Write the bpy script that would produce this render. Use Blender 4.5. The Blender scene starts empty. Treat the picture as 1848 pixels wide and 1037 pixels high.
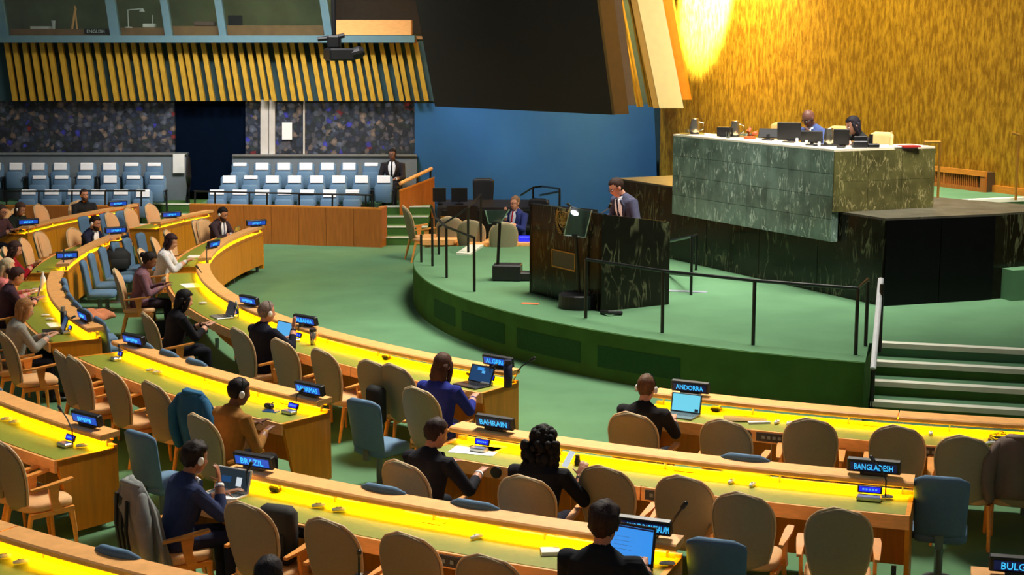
import bpy, math, random
from mathutils import Vector, Matrix, Euler, kdtree, noise
R = math.radians
random.seed(7)
S = bpy.context.scene
COL = S.collection
# ---------------------------------------------------------------- camera, world, exposure, lights
FPX, TILT, HC = 2750.0, math.atan(2750 / 16950), 4.5
cam_d = bpy.data.cameras.new('camera'); cam = bpy.data.objects.new('camera', cam_d); COL.objects.link(cam)
cam.location = (0, 0, HC); cam.rotation_euler = (math.pi / 2 - TILT, 0, 0)
cam_d.sensor_width = 36; cam_d.lens = 36 * FPX / 1848; cam_d.clip_end = 200
S.camera = cam
S.view_settings.view_transform = 'Standard'; S.view_settings.look = 'None'
S.view_settings.gamma = 1; S.view_settings.use_curve_mapping = False
S.view_settings.exposure = 0.0
W = bpy.data.worlds.new('hall_ambient'); S.world = W; W.use_nodes = True
W.node_tree.nodes['Background'].inputs[0].default_value = (0.92, 0.94, 1.0, 1)
W.node_tree.nodes['Background'].inputs[1].default_value = 0.115
def lamp(kind, name, loc, target, power, col, **kw):
    d = bpy.data.lights.new(name, kind); d.energy = power; d.color = col
    for k, v in kw.items(): setattr(d, k, v)
    o = bpy.data.objects.new(name, d); COL.objects.link(o); o.location = loc
    o.rotation_euler = (Vector(target) - Vector(loc)).to_track_quat('-Z', 'Y').to_euler(); return o
WARM = (1.0, 0.93, 0.80)
lamp('AREA', 'ceiling_light_dais', (4.5, 20.5, 11.5), (2.8, 22.5, 0.6), 275, (1, .97, .9), shape='DISK', size=3.5, spread=R(80))
lamp('AREA', 'ceiling_light_podium', (7.5, 21, 11.5), (6.3, 24.6, 2.2), 240, (1, .96, .86), shape='DISK', size=2.0, spread=R(60))
lamp('AREA', 'ceiling_light_hall', (2.0, 24.0, 12.0), (-5.5, 24, 0.0), 880, WARM, shape='DISK', size=4.0, spread=R(110))
lamp('AREA', 'ceiling_light_front', (2.0, 19.5, 12.0), (-.5, 12.5, 0.0), 560, WARM, shape='DISK', size=3.0, spread=R(75))
lamp('AREA', 'ceiling_light_visitors', (-5.0, 30.5, 10.0), (-5, 35, 0.8), 185, (1, .97, .95), shape='DISK', size=3.0, spread=R(75))
lamp('SPOT', 'wall_washer', (3.0, 33.4, 8.0), (4.40, 34.75, 6.15), 105000, (1, .95, .84), spot_size=R(42), spot_blend=.45, shadow_soft_size=.1)
lamp('SPOT', 'wall_halo', (3.3, 32.9, 8.6), (5.1, 33.4, 6.3), 7000, (1, .86, .55), spot_size=R(80), spot_blend=1.0, shadow_soft_size=.3)
lamp('SPOT', 'lectern_key_light', (-5.0, 16.5, 9.5), (1.45, 22.8, 2.1), 1900, (1, .96, .9), spot_size=R(11), spot_blend=.6, shadow_soft_size=.2)
lamp('SPOT', 'podium_key_light', (-3.0, 15.0, 10.5), (4.9, 24.6, 3.2), 900, (1, .96, .9), spot_size=R(12), spot_blend=.7, shadow_soft_size=.2)
lamp('SPOT', 'aisle_pool_light', (-1.2, 21.5, 11.5), (-2.3, 23.0, 0), 2600, (1, .98, .92), spot_size=R(20), spot_blend=.9, shadow_soft_size=.4)
lamp('SPOT', 'podium_pool_light', (2.6, 20.5, 11.5), (3.0, 24.6, .66), 2600, (1, .98, .90), spot_size=R(24), spot_blend=.9, shadow_soft_size=.4)
lamp('AREA', 'gold_wall_light', (4.2, 26.5, 11.0), (6.6, 30.0, 4.6), 500, (1, .88, .55), shape='DISK', size=2.0, spread=R(95))
lamp('SPOT', 'blue_wall_light', (-1.0, 31.5, 9.5), (1.0, 37, 2.0), 3000, (.75, .87, 1), spot_size=R(50), spot_blend=.8, shadow_soft_size=.3)
lamp('AREA', 'slat_light', (-5.5, 32.5, 7.5), (-6, 36.8, 3.6), 130, (1, .95, .85), shape='RECTANGLE', size=7, size_y=.4, spread=R(100))
lamp('SPOT', 'fin_light', (0.5, 26.0, 10.5), (3.5, 33.4, 4.2), 1200, (1, .92, .72), spot_size=R(16), spot_blend=.6, shadow_soft_size=.2)
# ---------------------------------------------------------------- helpers
def lin(c):
    f = lambda u: u / 12.92 if u <= .04045 else ((u + .055) / 1.055) ** 2.4
    return tuple(f(u / 255) for u in c) + (1,)
def at(px, py, z):
    """point of the hall seen at photo pixel (px,py) that lies at height z"""
    x, y = (px - 924) / FPX, (py - 518.5) / FPX
    c, s = math.cos(TILT), math.sin(TILT)
    d = Vector((x, c - y * s, -s - y * c)); return Vector((0, 0, HC)) + d * ((z - HC) / d.z)
def atY(px, py, Y):
    x, y = (px - 924) / FPX, (py - 518.5) / FPX
    c, s = math.cos(TILT), math.sin(TILT)
    d = Vector((x, c - y * s, -s - y * c)); return Vector((0, 0, HC)) + d * (Y / d.y)
CX, CY = 7.92, 26.98                                     # centre of the curved rows
def pol(r, a, z=0.0): return Vector((CX + r * math.cos(R(a)), CY + r * math.sin(R(a)), z))
def ang(p): return math.degrees(math.atan2(p[1] - CY, p[0] - CX)) % 360
def rad(p): return math.hypot(p[0] - CX, p[1] - CY)
def face_c(p): return math.atan2(CY - p[1], CX - p[0]) - math.pi / 2   # yaw that turns local +Y to the centre
USED = {}
class MB:
    def __init__(s): s.v = []; s.f = []
    def add(s, vs, fs, M=None):
        n = len(s.v); s.v += [tuple((M @ Vector(p)) if M else p) for p in vs]; s.f += [tuple(i + n for i in f) for f in fs]; return s
    def box(s, c, d, rz=0, M=None, bev=0):
        x, y, z = d[0] / 2, d[1] / 2, d[2] / 2
        T = Matrix.Translation(Vector(c)) @ Matrix.Rotation(rz, 4, 'Z')
        if M: T = M @ T
        b = min(bev, x * .9, y * .9, z * .9)
        if b <= 0:
            vs = [(i * x, j * y, k * z) for k in (-1, 1) for j in (-1, 1) for i in (-1, 1)]
            return s.add(vs, [(0, 2, 3, 1), (4, 5, 7, 6), (0, 1, 5, 4), (2, 6, 7, 3), (0, 4, 6, 2), (1, 3, 7, 5)], T)
        bm_v = []; idx = {}
        for i in (-1, 1):
            for j in (-1, 1):
                for k in (-1, 1):
                    for a in range(3):
                        p = [i * (x - b), j * (y - b), k * (z - b)]; p[a] = (i, j, k)[a] * (x, y, z)[a]
                        idx[(i, j, k, a)] = len(bm_v); bm_v.append(tuple(p))
        F = []
        for a in range(3):
            o = [0, 1, 2]; o.remove(a)
            for sg in (-1, 1):
                q = []
                for (u, w) in ((-1, -1), (1, -1), (1, 1), (-1, 1)):
                    t = [0, 0, 0]; t[a] = sg; t[o[0]] = u; t[o[1]] = w; q.append(idx[(*t, a)])
                F.append(q if (sg > 0) == (a != 1) else q[::-1])
        for a in range(3):
            o = [0, 1, 2]; o.remove(a)
            for u in (-1, 1):
                for w in (-1, 1):
                    q = []
                    for e, ax in ((-1, o[0]), (1, o[0]), (1, o[1]), (-1, o[1])):
                        t = [0, 0, 0]; t[a] = e; t[o[0]] = u; t[o[1]] = w; q.append(idx[(*t, ax)])
                    F.append(q if (u * w > 0) == (a != 1) else q[::-1])
        for i in (-1, 1):
            for j in (-1, 1):
                for k in (-1, 1):
                    q = [idx[(i, j, k, 0)], idx[(i, j, k, 1)], idx[(i, j, k, 2)]]; F.append(q if i * j * k > 0 else q[::-1])
        return s.add(bm_v, F, T)
    def prism(s, bot, top):
        n = len(bot); vs = list(map(tuple, bot)) + list(map(tuple, top))
        fs = [tuple(range(n))[::-1], tuple(range(n, 2 * n))] + [(i, (i + 1) % n, n + (i + 1) % n, n + i) for i in range(n)]
        return s.add(vs, fs)
    def rings(s, rs, M=None, caps=True, closed=True):
        n = len(rs[0]); vs = [p for r in rs for p in r]; fs = []
        for k in range(len(rs) - 1):
            for i in range(n if closed else n - 1):
                j = (i + 1) % n; fs.append((k * n + i, k * n + j, (k + 1) * n + j, (k + 1) * n + i))
        if caps: fs += [tuple(range(n))[::-1], tuple(range((len(rs) - 1) * n, len(rs) * n))]
        return s.add(vs, fs, M)
    def tube(s, pts, rr, n=8, hint=(0, 0, 1), round_ends=False, M=None):
        pts = [Vector(p) for p in pts]
        if not isinstance(rr, (list, tuple)): rr = [rr] * len(pts)
        rr = [(q, q) if not isinstance(q, (list, tuple)) else q for q in rr]
        tans = []
        for i in range(len(pts)):
            a = pts[max(0, i - 1)]; b = pts[min(len(pts) - 1, i + 1)]; tans.append((b - a).normalized())
        if round_ends:
            P, Q, T = [], [], []
            for k, (fr, off) in enumerate(((.35, .9), (.75, .6))): P.append(pts[0] - tans[0] * rr[0][1] * off); Q.append((rr[0][0] * fr, rr[0][1] * fr)); T.append(tans[0])
            P += pts; Q += rr; T += tans
            for k, (fr, off) in enumerate(((.75, .6), (.35, .9))): P.append(pts[-1] + tans[-1] * rr[-1][1] * off); Q.append((rr[-1][0] * fr, rr[-1][1] * fr)); T.append(tans[-1])
            pts, rr, tans = P, Q, T
        h = Vector(hint); out = []
        for p, q, t in zip(pts, rr, tans):
            a = t.cross(h)
            if a.length < 1e-3: a = t.cross(Vector((0, 1, 0)) if abs(t.y) < .9 else Vector((1, 0, 0)))
            a.normalize(); b = a.cross(t).normalized()
            out.append([tuple(p + a * (q[0] * math.cos(2 * math.pi * i / n)) + b * (q[1] * math.sin(2 * math.pi * i / n))) for i in range(n)])
        return s.rings(out, M)
    def lathe(s, prof, n=16, M=None):
        return s.rings([[(r * math.cos(2 * math.pi * i / n), r * math.sin(2 * math.pi * i / n), z) for i in range(n)] for r, z in prof], M)
    def ell(s, c, r, nu=12, nv=8, M=None):
        out = []
        for k in range(nv + 1):
            t = -math.pi / 2 + math.pi * (k + .001) / (nv + .002); 
            out.append([(c[0] + r[0] * math.cos(t) * math.cos(2 * math.pi * i / nu), c[1] + r[1] * math.cos(t) * math.sin(2 * math.pi * i / nu), c[2] + r[2] * math.sin(t)) for i in range(nu)])
        return s.rings(out, M)
    def sweep(s, prof, a0, a1, step=1.2):
        n = max(2, int(abs(a1 - a0) / step) + 1)
        return s.rings([[tuple(pol(r, a0 + (a1 - a0) * k / n, z)) for r, z in prof] for k in range(n + 1)])
    def build(s, name, m, parent=None, smooth=False, world=True, base=False):
        vs = s.v; off = Vector((0, 0, 0))
        if parent is not None: off = Vector(parent['org'])
        elif base and vs:
            xs, ys, zs = zip(*vs); off = Vector(((min(xs) + max(xs)) / 2, (min(ys) + max(ys)) / 2, min(zs)))
        me = bpy.data.meshes.new(name); me.from_pydata([(p[0] - off.x, p[1] - off.y, p[2] - off.z) for p in vs], [], s.f)
        me.materials.append(m)
        bpy_fix(me)
        if smooth: me.polygons.foreach_set('use_smooth', [True] * len(me.polygons))
        o = bpy.data.objects.new(name, me); COL.objects.link(o)
        o['org'] = tuple(off)
        if parent is not None: o.parent = parent
        elif base: o.location = off
        return o
import bmesh
def bpy_fix(me):
    bm = bmesh.new(); bm.from_mesh(me); bmesh.ops.recalc_face_normals(bm, faces=bm.faces); bm.to_mesh(me); bm.free()
def tag(o, label=None, cat=None, group=None, kind=None):
    if label: o['label'] = label
    if cat: o['category'] = cat
    if group: o['group'] = group
    if kind: o['kind'] = kind
    return o
def thing(name, loc, label, cat, group=None, rz=0, world=False):
    """Empty at the thing's base; world=True means its parts are given in hall coordinates"""
    o = bpy.data.objects.new(name, None); COL.objects.link(o); o.location = loc; o.rotation_euler = (0, 0, rz)
    o.empty_display_size = .1; o['org'] = tuple(loc) if world else (0.0, 0.0, 0.0)
    return tag(o, label, cat, group)
def dup(root, loc, rz, label=None, group=None, scale=None):
    r = root.copy(); COL.objects.link(r); r.location = loc; r.rotation_euler = (0, 0, rz)
    if scale: r.scale = (scale,) * 3
    if label: r['label'] = label
    if group: r['group'] = group
    for ch in list(root.children):
        c = ch.copy(); COL.objects.link(c); c.parent = r
        for g in ch.children:
            d = g.copy(); COL.objects.link(d); d.parent = c
    return r
class Proto:
    """first use moves the built thing itself, later uses copy it"""
    def __init__(s, root): s.root = root; s.used = False
    def put(s, loc, rz, label, group=None, scale=None):
        if not s.used:
            s.used = True; o = s.root; o.location = loc; o.rotation_euler = (0, 0, rz)
            if scale: o.scale = (scale,) * 3
            o['label'] = label
            if group: o['group'] = group
            return o
        o = dup(s.root, loc, rz, label, group, scale or 1.0)
        return o
# ---------------------------------------------------------------- materials
def mat(name, col, rough=.55, metal=0, var=.12, scale=6, stretch=(1, 1, 1), bump=0, emit=0, obj_var=0, spec=.5, trans=0, coat=0):
    m = bpy.data.materials.new(name); m.use_nodes = True; nt = m.node_tree; N = nt.nodes; L = nt.links; b = N['Principled BSDF']
    c = lin(col); b.inputs['Roughness'].default_value = rough; b.inputs['Metallic'].default_value = metal
    b.inputs['Specular IOR Level'].default_value = spec; b.inputs['Coat Weight'].default_value = coat
    if trans: b.inputs['Transmission Weight'].default_value = trans
    tc = N.new('ShaderNodeTexCoord'); mp = N.new('ShaderNodeMapping'); mp.inputs['Scale'].default_value = stretch
    L.new(tc.outputs['Object'], mp.inputs[0])
    nz = N.new('ShaderNodeTexNoise'); nz.inputs['Scale'].default_value = scale; nz.inputs['Detail'].default_value = 4; L.new(mp.outputs[0], nz.inputs[0])
    mr = N.new('ShaderNodeMapRange'); mr.inputs[1].default_value = .3; mr.inputs[2].default_value = .7
    mr.inputs[3].default_value = 1 - var; mr.inputs[4].default_value = 1 + var; L.new(nz.outputs[0], mr.inputs[0])
    fac = mr.outputs[0]
    if obj_var:
        oi = N.new('ShaderNodeObjectInfo'); m2 = N.new('ShaderNodeMapRange'); m2.inputs[3].default_value = 1 - obj_var; m2.inputs[4].default_value = 1 + obj_var
        L.new(oi.outputs['Random'], m2.inputs[0]); mu = N.new('ShaderNodeMath'); mu.operation = 'MULTIPLY'; L.new(fac, mu.inputs[0]); L.new(m2.outputs[0], mu.inputs[1]); fac = mu.outputs[0]
    mx = N.new('ShaderNodeVectorMath'); mx.operation = 'SCALE'; mx.inputs[0].default_value = c[:3]; L.new(fac, mx.inputs['Scale'])
    L.new(mx.outputs[0], b.inputs['Base Color'])
    if emit:
        b.inputs['Emission Color'].default_value = c; b.inputs['Emission Strength'].default_value = emit
    if bump:
        bp = N.new('ShaderNodeBump'); bp.inputs['Strength'].default_value = bump; bp.inputs['Distance'].default_value = .01
        L.new(nz.outputs[0], bp.inputs['Height']); L.new(bp.outputs[0], b.inputs['Normal'])
    return m
def marble(name, base, vein, vscale, amount, rough=.25, obj_var=0.12, var=.25, spec=.4):
    m = mat(name, base, rough, 0, var, 3, (1, 1, 1), 0, 0, obj_var, spec); nt = m.node_tree; N = nt.nodes; L = nt.links; b = N['Principled BSDF']
    tc = N['Texture Coordinate']; mp = N.new('ShaderNodeMapping'); mp.inputs['Scale'].default_value = (1.5, 1.5, .40); mp.inputs['Rotation'].default_value = (.25, .2, .3)
    L.new(tc.outputs['Object'], mp.inputs[0])
    n1 = N.new('ShaderNodeTexNoise'); n1.inputs['Scale'].default_value = vscale; n1.inputs['Detail'].default_value = 3; n1.inputs['Distortion'].default_value = 1.2; L.new(mp.outputs[0], n1.inputs[0])
    s1 = N.new('ShaderNodeMath'); s1.operation = 'SUBTRACT'; s1.inputs[1].default_value = .5; L.new(n1.outputs[0], s1.inputs[0])
    a1 = N.new('ShaderNodeMath'); a1.operation = 'ABSOLUTE'; L.new(s1.outputs[0], a1.inputs[0])
    r1 = N.new('ShaderNodeMapRange'); r1.inputs[1].default_value = 0; r1.inputs[2].default_value = .03; r1.inputs[3].default_value = amount; r1.inputs[4].default_value = 0; L.new(a1.outputs[0], r1.inputs[0])
    n2 = N.new('ShaderNodeTexNoise'); n2.inputs['Scale'].default_value = vscale * .8; L.new(tc.outputs['Object'], n2.inputs[0])
    r2 = N.new('ShaderNodeMapRange'); r2.inputs[1].default_value = .44; r2.inputs[2].default_value = .6; L.new(n2.outputs[0], r2.inputs[0])
    mu = N.new('ShaderNodeMath'); mu.operation = 'MULTIPLY'; L.new(r1.outputs[0], mu.inputs[0]); L.new(r2.outputs[0], mu.inputs[1])
    mix = N.new('ShaderNodeMix'); mix.data_type = 'RGBA'; L.new(mu.outputs[0], mix.inputs['Factor'])
    old = b.inputs['Base Color'].links[0].from_socket; L.new(old, mix.inputs['A']); mix.inputs['B'].default_value = lin(vein); L.new(mix.outputs['Result'], b.inputs['Base Color'])
    return m
def glow(name, col, strength):
    m = bpy.data.materials.new(name); m.use_nodes = True; b = m.node_tree.nodes['Principled BSDF']
    b.inputs['Base Color'].default_value = (0, 0, 0, 1); b.inputs['Emission Color'].default_value = lin(col); b.inputs['Emission Strength'].default_value = strength; b.inputs['Roughness'].default_value = .3
    return m
M = {}
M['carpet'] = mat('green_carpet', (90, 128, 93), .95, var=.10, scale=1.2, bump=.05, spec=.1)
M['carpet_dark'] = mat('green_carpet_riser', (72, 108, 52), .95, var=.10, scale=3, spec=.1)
M['carpet_vent'] = mat('green_vent_cloth', (48, 84, 50), .95, var=.08, scale=30, spec=.1)
M['wood'] = mat('honey_wood', (206, 128, 40), .45, var=.14, scale=5, stretch=(1, 1, 9), obj_var=.06)
M['wood_panel'] = mat('honey_wood_panel', (214, 136, 22), .42, var=.12, scale=4, stretch=(7, 7, .6), obj_var=.07)
M['wood_pale'] = mat('pale_wood', (244, 178, 104), .45, var=.10, scale=5, stretch=(2, 2, 8))
M['wood_brown'] = mat('brown_wood_panel', (168, 98, 36), .45, var=.16, scale=4, stretch=(7, 7, .6), obj_var=.10)
M['chair_wood'] = mat('chair_beech', (226, 150, 66), .4, var=.1, scale=9, stretch=(1, 1, 5))
M['leather'] = mat('green_leather_top', (132, 142, 46), .55, var=.06, scale=20, spec=.3)
M['shell'] = mat('taupe_chair_back', (152, 142, 114), .9, var=.05, scale=60, bump=.08, spec=.12)
M['beige'] = mat('tan_upholstery', (216, 172, 122), .9, var=.06, scale=60, bump=.08, spec=.15)
M['beige_rim'] = mat('pale_rim', (206, 176, 132), .6, var=.05)
M['blue'] = mat('blue_upholstery', (90, 120, 148), .8, var=.06, scale=50, bump=.05, spec=.25)
M['tan'] = mat('tan_leather', (232, 188, 128), .6, var=.05)
M['metal'] = mat('grey_metal', (110, 120, 122), .4, .6, var=.05)
M['steel'] = mat('pale_steel', (190, 195, 196), .3, .8, var=.05)
M['black'] = mat('black_plastic', (24, 24, 27), .45, var=.1)
M['rail'] = mat('black_rail_paint', (16, 17, 15), .35, var=.1)
M['brass'] = mat('brass_rail', (190, 140, 60), .35, .7, var=.1)
M['bronze'] = mat('bronze_emblem', (176, 134, 66), .35, .75, var=.1)
M['white'] = mat('white_paper', (236, 236, 232), .8, var=.03)
M['cloth_white'] = mat('white_cover_cloth', (250, 251, 253), .9, var=.04, scale=20)
M['nosing'] = mat('pale_step_nosing', (226, 226, 206), .6, var=.05)
M['grey_wall'] = mat('grey_parapet', (112, 122, 130), .8, var=.06)
M['blue_wall'] = mat('blue_wall_cloth', (48, 96, 150), .9, var=.10, scale=.6, spec=.1)
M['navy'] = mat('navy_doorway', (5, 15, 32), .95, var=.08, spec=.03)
M['teal'] = mat('teal_wall', (44, 74, 80), .8, var=.12, scale=3)
M['teal_frame'] = mat('teal_frame_paint', (88, 124, 138), .6, var=.06)
M['slat'] = mat('gold_slat', (206, 162, 52), .45, .3, var=.14, scale=9, stretch=(1, 1, .5))
M['slat_hook'] = mat('slat_hook', (170, 96, 62), .5, var=.1)
M['screen_off'] = mat('unlit_screen', (27, 26, 18), .5, var=.06)
M['screen_side'] = mat('screen_side_brown', (74, 52, 26), .6, var=.1)
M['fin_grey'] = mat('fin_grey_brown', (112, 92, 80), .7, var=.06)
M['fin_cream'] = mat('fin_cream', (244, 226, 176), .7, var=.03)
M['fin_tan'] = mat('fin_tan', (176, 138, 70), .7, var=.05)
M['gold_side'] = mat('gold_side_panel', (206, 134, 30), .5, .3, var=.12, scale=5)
M['booth'] = mat('booth_wall', (104, 112, 78), .8, var=.25, scale=1.4)
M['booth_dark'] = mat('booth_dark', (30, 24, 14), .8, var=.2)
M['booth_desk'] = mat('booth_desk', (150, 112, 72), .6, var=.1)
M['post'] = mat('pale_column', (196, 190, 182), .6, var=.05)
M['marble'] = marble('green_marble', (102, 122, 110), (196, 212, 196), 5.5, 1.0, obj_var=.2, var=.35)
M['marble_side'] = marble('olive_marble', (96, 92, 52), (190, 176, 120), 8, .9, rough=.22, var=.4)
M['marble_black'] = marble('black_marble', (27, 26, 17), (150, 150, 110), 3.2, .45, rough=.2, obj_var=.15, spec=.22)
M['marble_top'] = marble('dark_marble_top', (84, 80, 66), (130, 126, 110), 5, .5, rough=.45, spec=.2)
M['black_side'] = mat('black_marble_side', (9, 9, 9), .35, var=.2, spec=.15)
M['counter'] = mat('pale_counter', (236, 226, 204), .4, var=.04)
M['led'] = glow('led_strip', (255, 206, 10), 60)
M['sign_blue'] = glow('sign_panel_blue', (40, 92, 215), .75)
M['sign_dark'] = glow('sign_panel_dark', (14, 22, 70), .6)
M['sign_text'] = glow('sign_letters', (60, 190, 255), 1.25)
M['disp_blue'] = glow('display_blue', (36, 44, 235), 1.1)
M['scr_cyan'] = glow('screen_cyan', (112, 208, 232), 1.05)
M['scr_blue'] = glow('screen_blue', (50, 145, 235), 1.0)
M['scr_sky'] = glow('screen_sky', (90, 175, 235), 1.0)
M['scr_dim'] = glow('screen_dim', (30, 72, 118), .8)
M['scr_dark'] = glow('screen_dark', (40, 52, 60), .7)
M['scr_white'] = glow('screen_picture', (215, 225, 232), .9)
M['glint_white'] = glow('glint_white', (255, 255, 250), 1.8)  # self-lit white for the painted reflection on the prompter glass
M['glass'] = mat('clear_glass', (235, 245, 240), .03, var=0, trans=1.0)
M['pane'] = mat('prompter_glass', (120, 130, 140), .08, var=0, trans=.85)
M['silver'] = mat('silver', (216, 206, 180), .18, .95, var=.05)
M['red_wood'] = mat('red_wood', (176, 84, 40), .4, var=.1)
M['red'] = mat('red_folder', (196, 44, 40), .6, var=.05)
M['orange_mark'] = mat('orange_tape', (196, 108, 62), .8, var=.1)
M['grey_tape'] = mat('grey_floor_tape', (128, 132, 140), .8, var=.05)
M['socket'] = mat('brown_socket', (120, 92, 24), .6, var=.1)
M['tan_coat'] = mat('tan_coat_cloth', (196, 122, 82), .9, var=.1, scale=10)
M['blue_coat'] = mat('blue_coat_cloth', (22, 88, 128), .9, var=.18, scale=6)
M['grey_coat'] = mat('grey_coat_cloth', (128, 132, 130), .9, var=.15, scale=8)
M['coat_lining'] = mat('coat_lining', (24, 32, 28), .9, var=.1)
M['bag'] = mat('black_bag', (18, 20, 20), .8, var=.15)
M['folder'] = mat('brown_folder', (120, 98, 44), .7, var=.12)
def cloth(col, nm): return mat(nm, col, .85, var=.10, scale=14, spec=.2)
def gold_wall_mat():
    m = bpy.data.materials.new('gold_leaf'); m.use_nodes = True; nt = m.node_tree; N = nt.nodes; L = nt.links; b = N['Principled BSDF']
    tc = N.new('ShaderNodeTexCoord'); mp = N.new('ShaderNodeMapping'); mp.inputs['Scale'].default_value = (8, 8, 2.6); L.new(tc.outputs['Object'], mp.inputs[0])
    n1 = N.new('ShaderNodeTexNoise'); n1.inputs['Scale'].default_value = 1.6; n1.inputs['Detail'].default_value = 7; n1.inputs['Roughness'].default_value = .65; L.new(mp.outputs[0], n1.inputs[0])
    n2 = N.new('ShaderNodeTexNoise'); n2.inputs['Scale'].default_value = .5; L.new(tc.outputs['Object'], n2.inputs[0])
    cr = N.new('ShaderNodeValToRGB'); cr.color_ramp.elements[0].position = .40; cr.color_ramp.elements[0].color = lin((146, 102, 8)); cr.color_ramp.elements[1].position = .62; cr.color_ramp.elements[1].color = lin((206, 158, 36))
    L.new(n1.outputs[0], cr.inputs[0]); L.new(cr.outputs[0], b.inputs['Base Color'])
    b.inputs['Metallic'].default_value = .45; b.inputs['Roughness'].default_value = .5
    bp = N.new('ShaderNodeBump'); bp.inputs['Strength'].default_value = .5; bp.inputs['Distance'].default_value = .03; L.new(n1.outputs[0], bp.inputs['Height']); L.new(bp.outputs[0], b.inputs['Normal'])
    return m
M['gold'] = gold_wall_mat()
def crowd_mat():
    m = bpy.data.materials.new('crowd_mural_print'); m.use_nodes = True; nt = m.node_tree; N = nt.nodes; L = nt.links; b = N['Principled BSDF']
    tc = N.new('ShaderNodeTexCoord'); mp = N.new('ShaderNodeMapping'); mp.inputs['Scale'].default_value = (8.5, 1, 8.5); L.new(tc.outputs['Object'], mp.inputs[0])
    nw = N.new('ShaderNodeTexNoise'); nw.inputs['Scale'].default_value = 3; L.new(mp.outputs[0], nw.inputs[0])
    v = N.new('ShaderNodeTexVoronoi'); v.inputs['Scale'].default_value = 1.0; v.inputs['Randomness'].default_value = .9
    ad = N.new('ShaderNodeVectorMath'); ad.operation = 'MULTIPLY_ADD'; ad.inputs[1].default_value = (.5, 0, .5); L.new(nw.outputs['Color'], ad.inputs[0]); L.new(mp.outputs[0], ad.inputs[2]); L.new(ad.outputs[0], v.inputs['Vector'])
    sp = N.new('ShaderNodeSeparateColor'); L.new(v.outputs['Color'], sp.inputs[0])
    cr = N.new('ShaderNodeValToRGB'); e = cr.color_ramp; e.interpolation = 'CONSTANT'
    cols = [(0, (30, 38, 50)), (.22, (50, 60, 78)), (.40, (86, 84, 92)), (.54, (40, 50, 74)), (.66, (124, 108, 98)), (.74, (42, 54, 56)), (.88, (90, 98, 116)), (.968, (56, 60, 170)), (.990, (130, 40, 46))]
    for i, (p, c) in enumerate(cols):
        el = e.elements[i] if i < 2 else e.elements.new(p); el.position = p; el.color = lin(c)
    L.new(sp.outputs[0], cr.inputs[0])
    mr = N.new('ShaderNodeMapRange'); mr.inputs[1].default_value = .1; mr.inputs[2].default_value = .6; mr.inputs[3].default_value = 1.15; mr.inputs[4].default_value = .55; L.new(v.outputs['Distance'], mr.inputs[0])
    sc = N.new('ShaderNodeVectorMath'); sc.operation = 'SCALE'; L.new(cr.outputs[0], sc.inputs[0]); L.new(mr.outputs[0], sc.inputs['Scale']); L.new(sc.outputs[0], b.inputs['Base Color'])
    b.inputs['Roughness'].default_value = .6
    return m
M['crowd'] = crowd_mat()
def text_mesh(s, size, width=None):
    cu = bpy.data.curves.new('t', 'FONT'); cu.body = s; cu.size = size; cu.align_x = 'CENTER'; cu.align_y = 'CENTER'; cu.extrude = .0015; cu.resolution_u = 2
    o = bpy.data.objects.new('t', cu); COL.objects.link(o); dg = bpy.context.evaluated_depsgraph_get(); dg.update()
    me = bpy.data.meshes.new_from_object(o.evaluated_get(dg)); bpy.data.objects.remove(o); bpy.data.curves.remove(cu)
    xs = [v.co.x for v in me.vertices]; w = max(xs) - min(xs); cx = (max(xs) + min(xs)) / 2; ys = [v.co.y for v in me.vertices]; cyy = (max(ys) + min(ys)) / 2
    k = min(1, width / w) if width else 1
    for v in me.vertices: v.co.x = (v.co.x - cx) * k; v.co.y -= cyy
    return me
# ---------------------------------------------------------------- the setting
def struct(name, mb, m, **k):
    o = mb.build(name, m, **k); o['kind'] = 'structure'; return o
struct('floor', MB().box((-1, 22, -.1), (34, 44, .2)), M['carpet'])
# round platform in front of the podium
PR, PZ = 9.66, .66
top = [pol(PR, a, PZ) for a in [172 + i * 1.5 for i in range(int((247.8 - 172) / 1.5) + 1)]] + [pol(PR, 247.8, PZ)]
edge_n = len(top)
ST = Vector((4.67, 19.2, 0)); SN = Vector((.964, -.267, 0)); SP = Vector((-.267, -.964, 0))     # stairs: left end, along a step, down
top += [Vector((ST.x - .08, ST.y + .02, PZ)), Vector((ST.x, ST.y, PZ)), ST + SN * 5 + Vector((0, 0, PZ)), Vector((12.5, 24, PZ)), Vector((11, 31, PZ)), Vector((1.5, 30.0, PZ)), Vector((-.2, 28.9, PZ))]
plat = tag(MB().prism([Vector((p.x, p.y, 0)) for p in top], top).build('platform', M['carpet']), kind='structure')
def ang_at(px, r, z):
    best = None
    for i in range(1700, 2620):
        p = pol(r, i / 10, z); c, s = math.cos(TILT), math.sin(TILT); d = p.y * c - (z - HC) * s
        e = abs(924 + FPX * p.x / d - px)
        if best is None or e < best[0]: best = (e, i / 10)
    return best[1]
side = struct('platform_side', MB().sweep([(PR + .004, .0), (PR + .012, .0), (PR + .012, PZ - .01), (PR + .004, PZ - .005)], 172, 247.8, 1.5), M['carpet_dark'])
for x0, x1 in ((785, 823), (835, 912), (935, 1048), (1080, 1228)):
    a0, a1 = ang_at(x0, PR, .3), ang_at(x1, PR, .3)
    v = MB().sweep([(PR + .012, .17), (PR + .020, .17), (PR + .020, .46), (PR + .012, .46)], a0, a1, 1).build('vent_panel', M['carpet_vent'], side)
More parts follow.
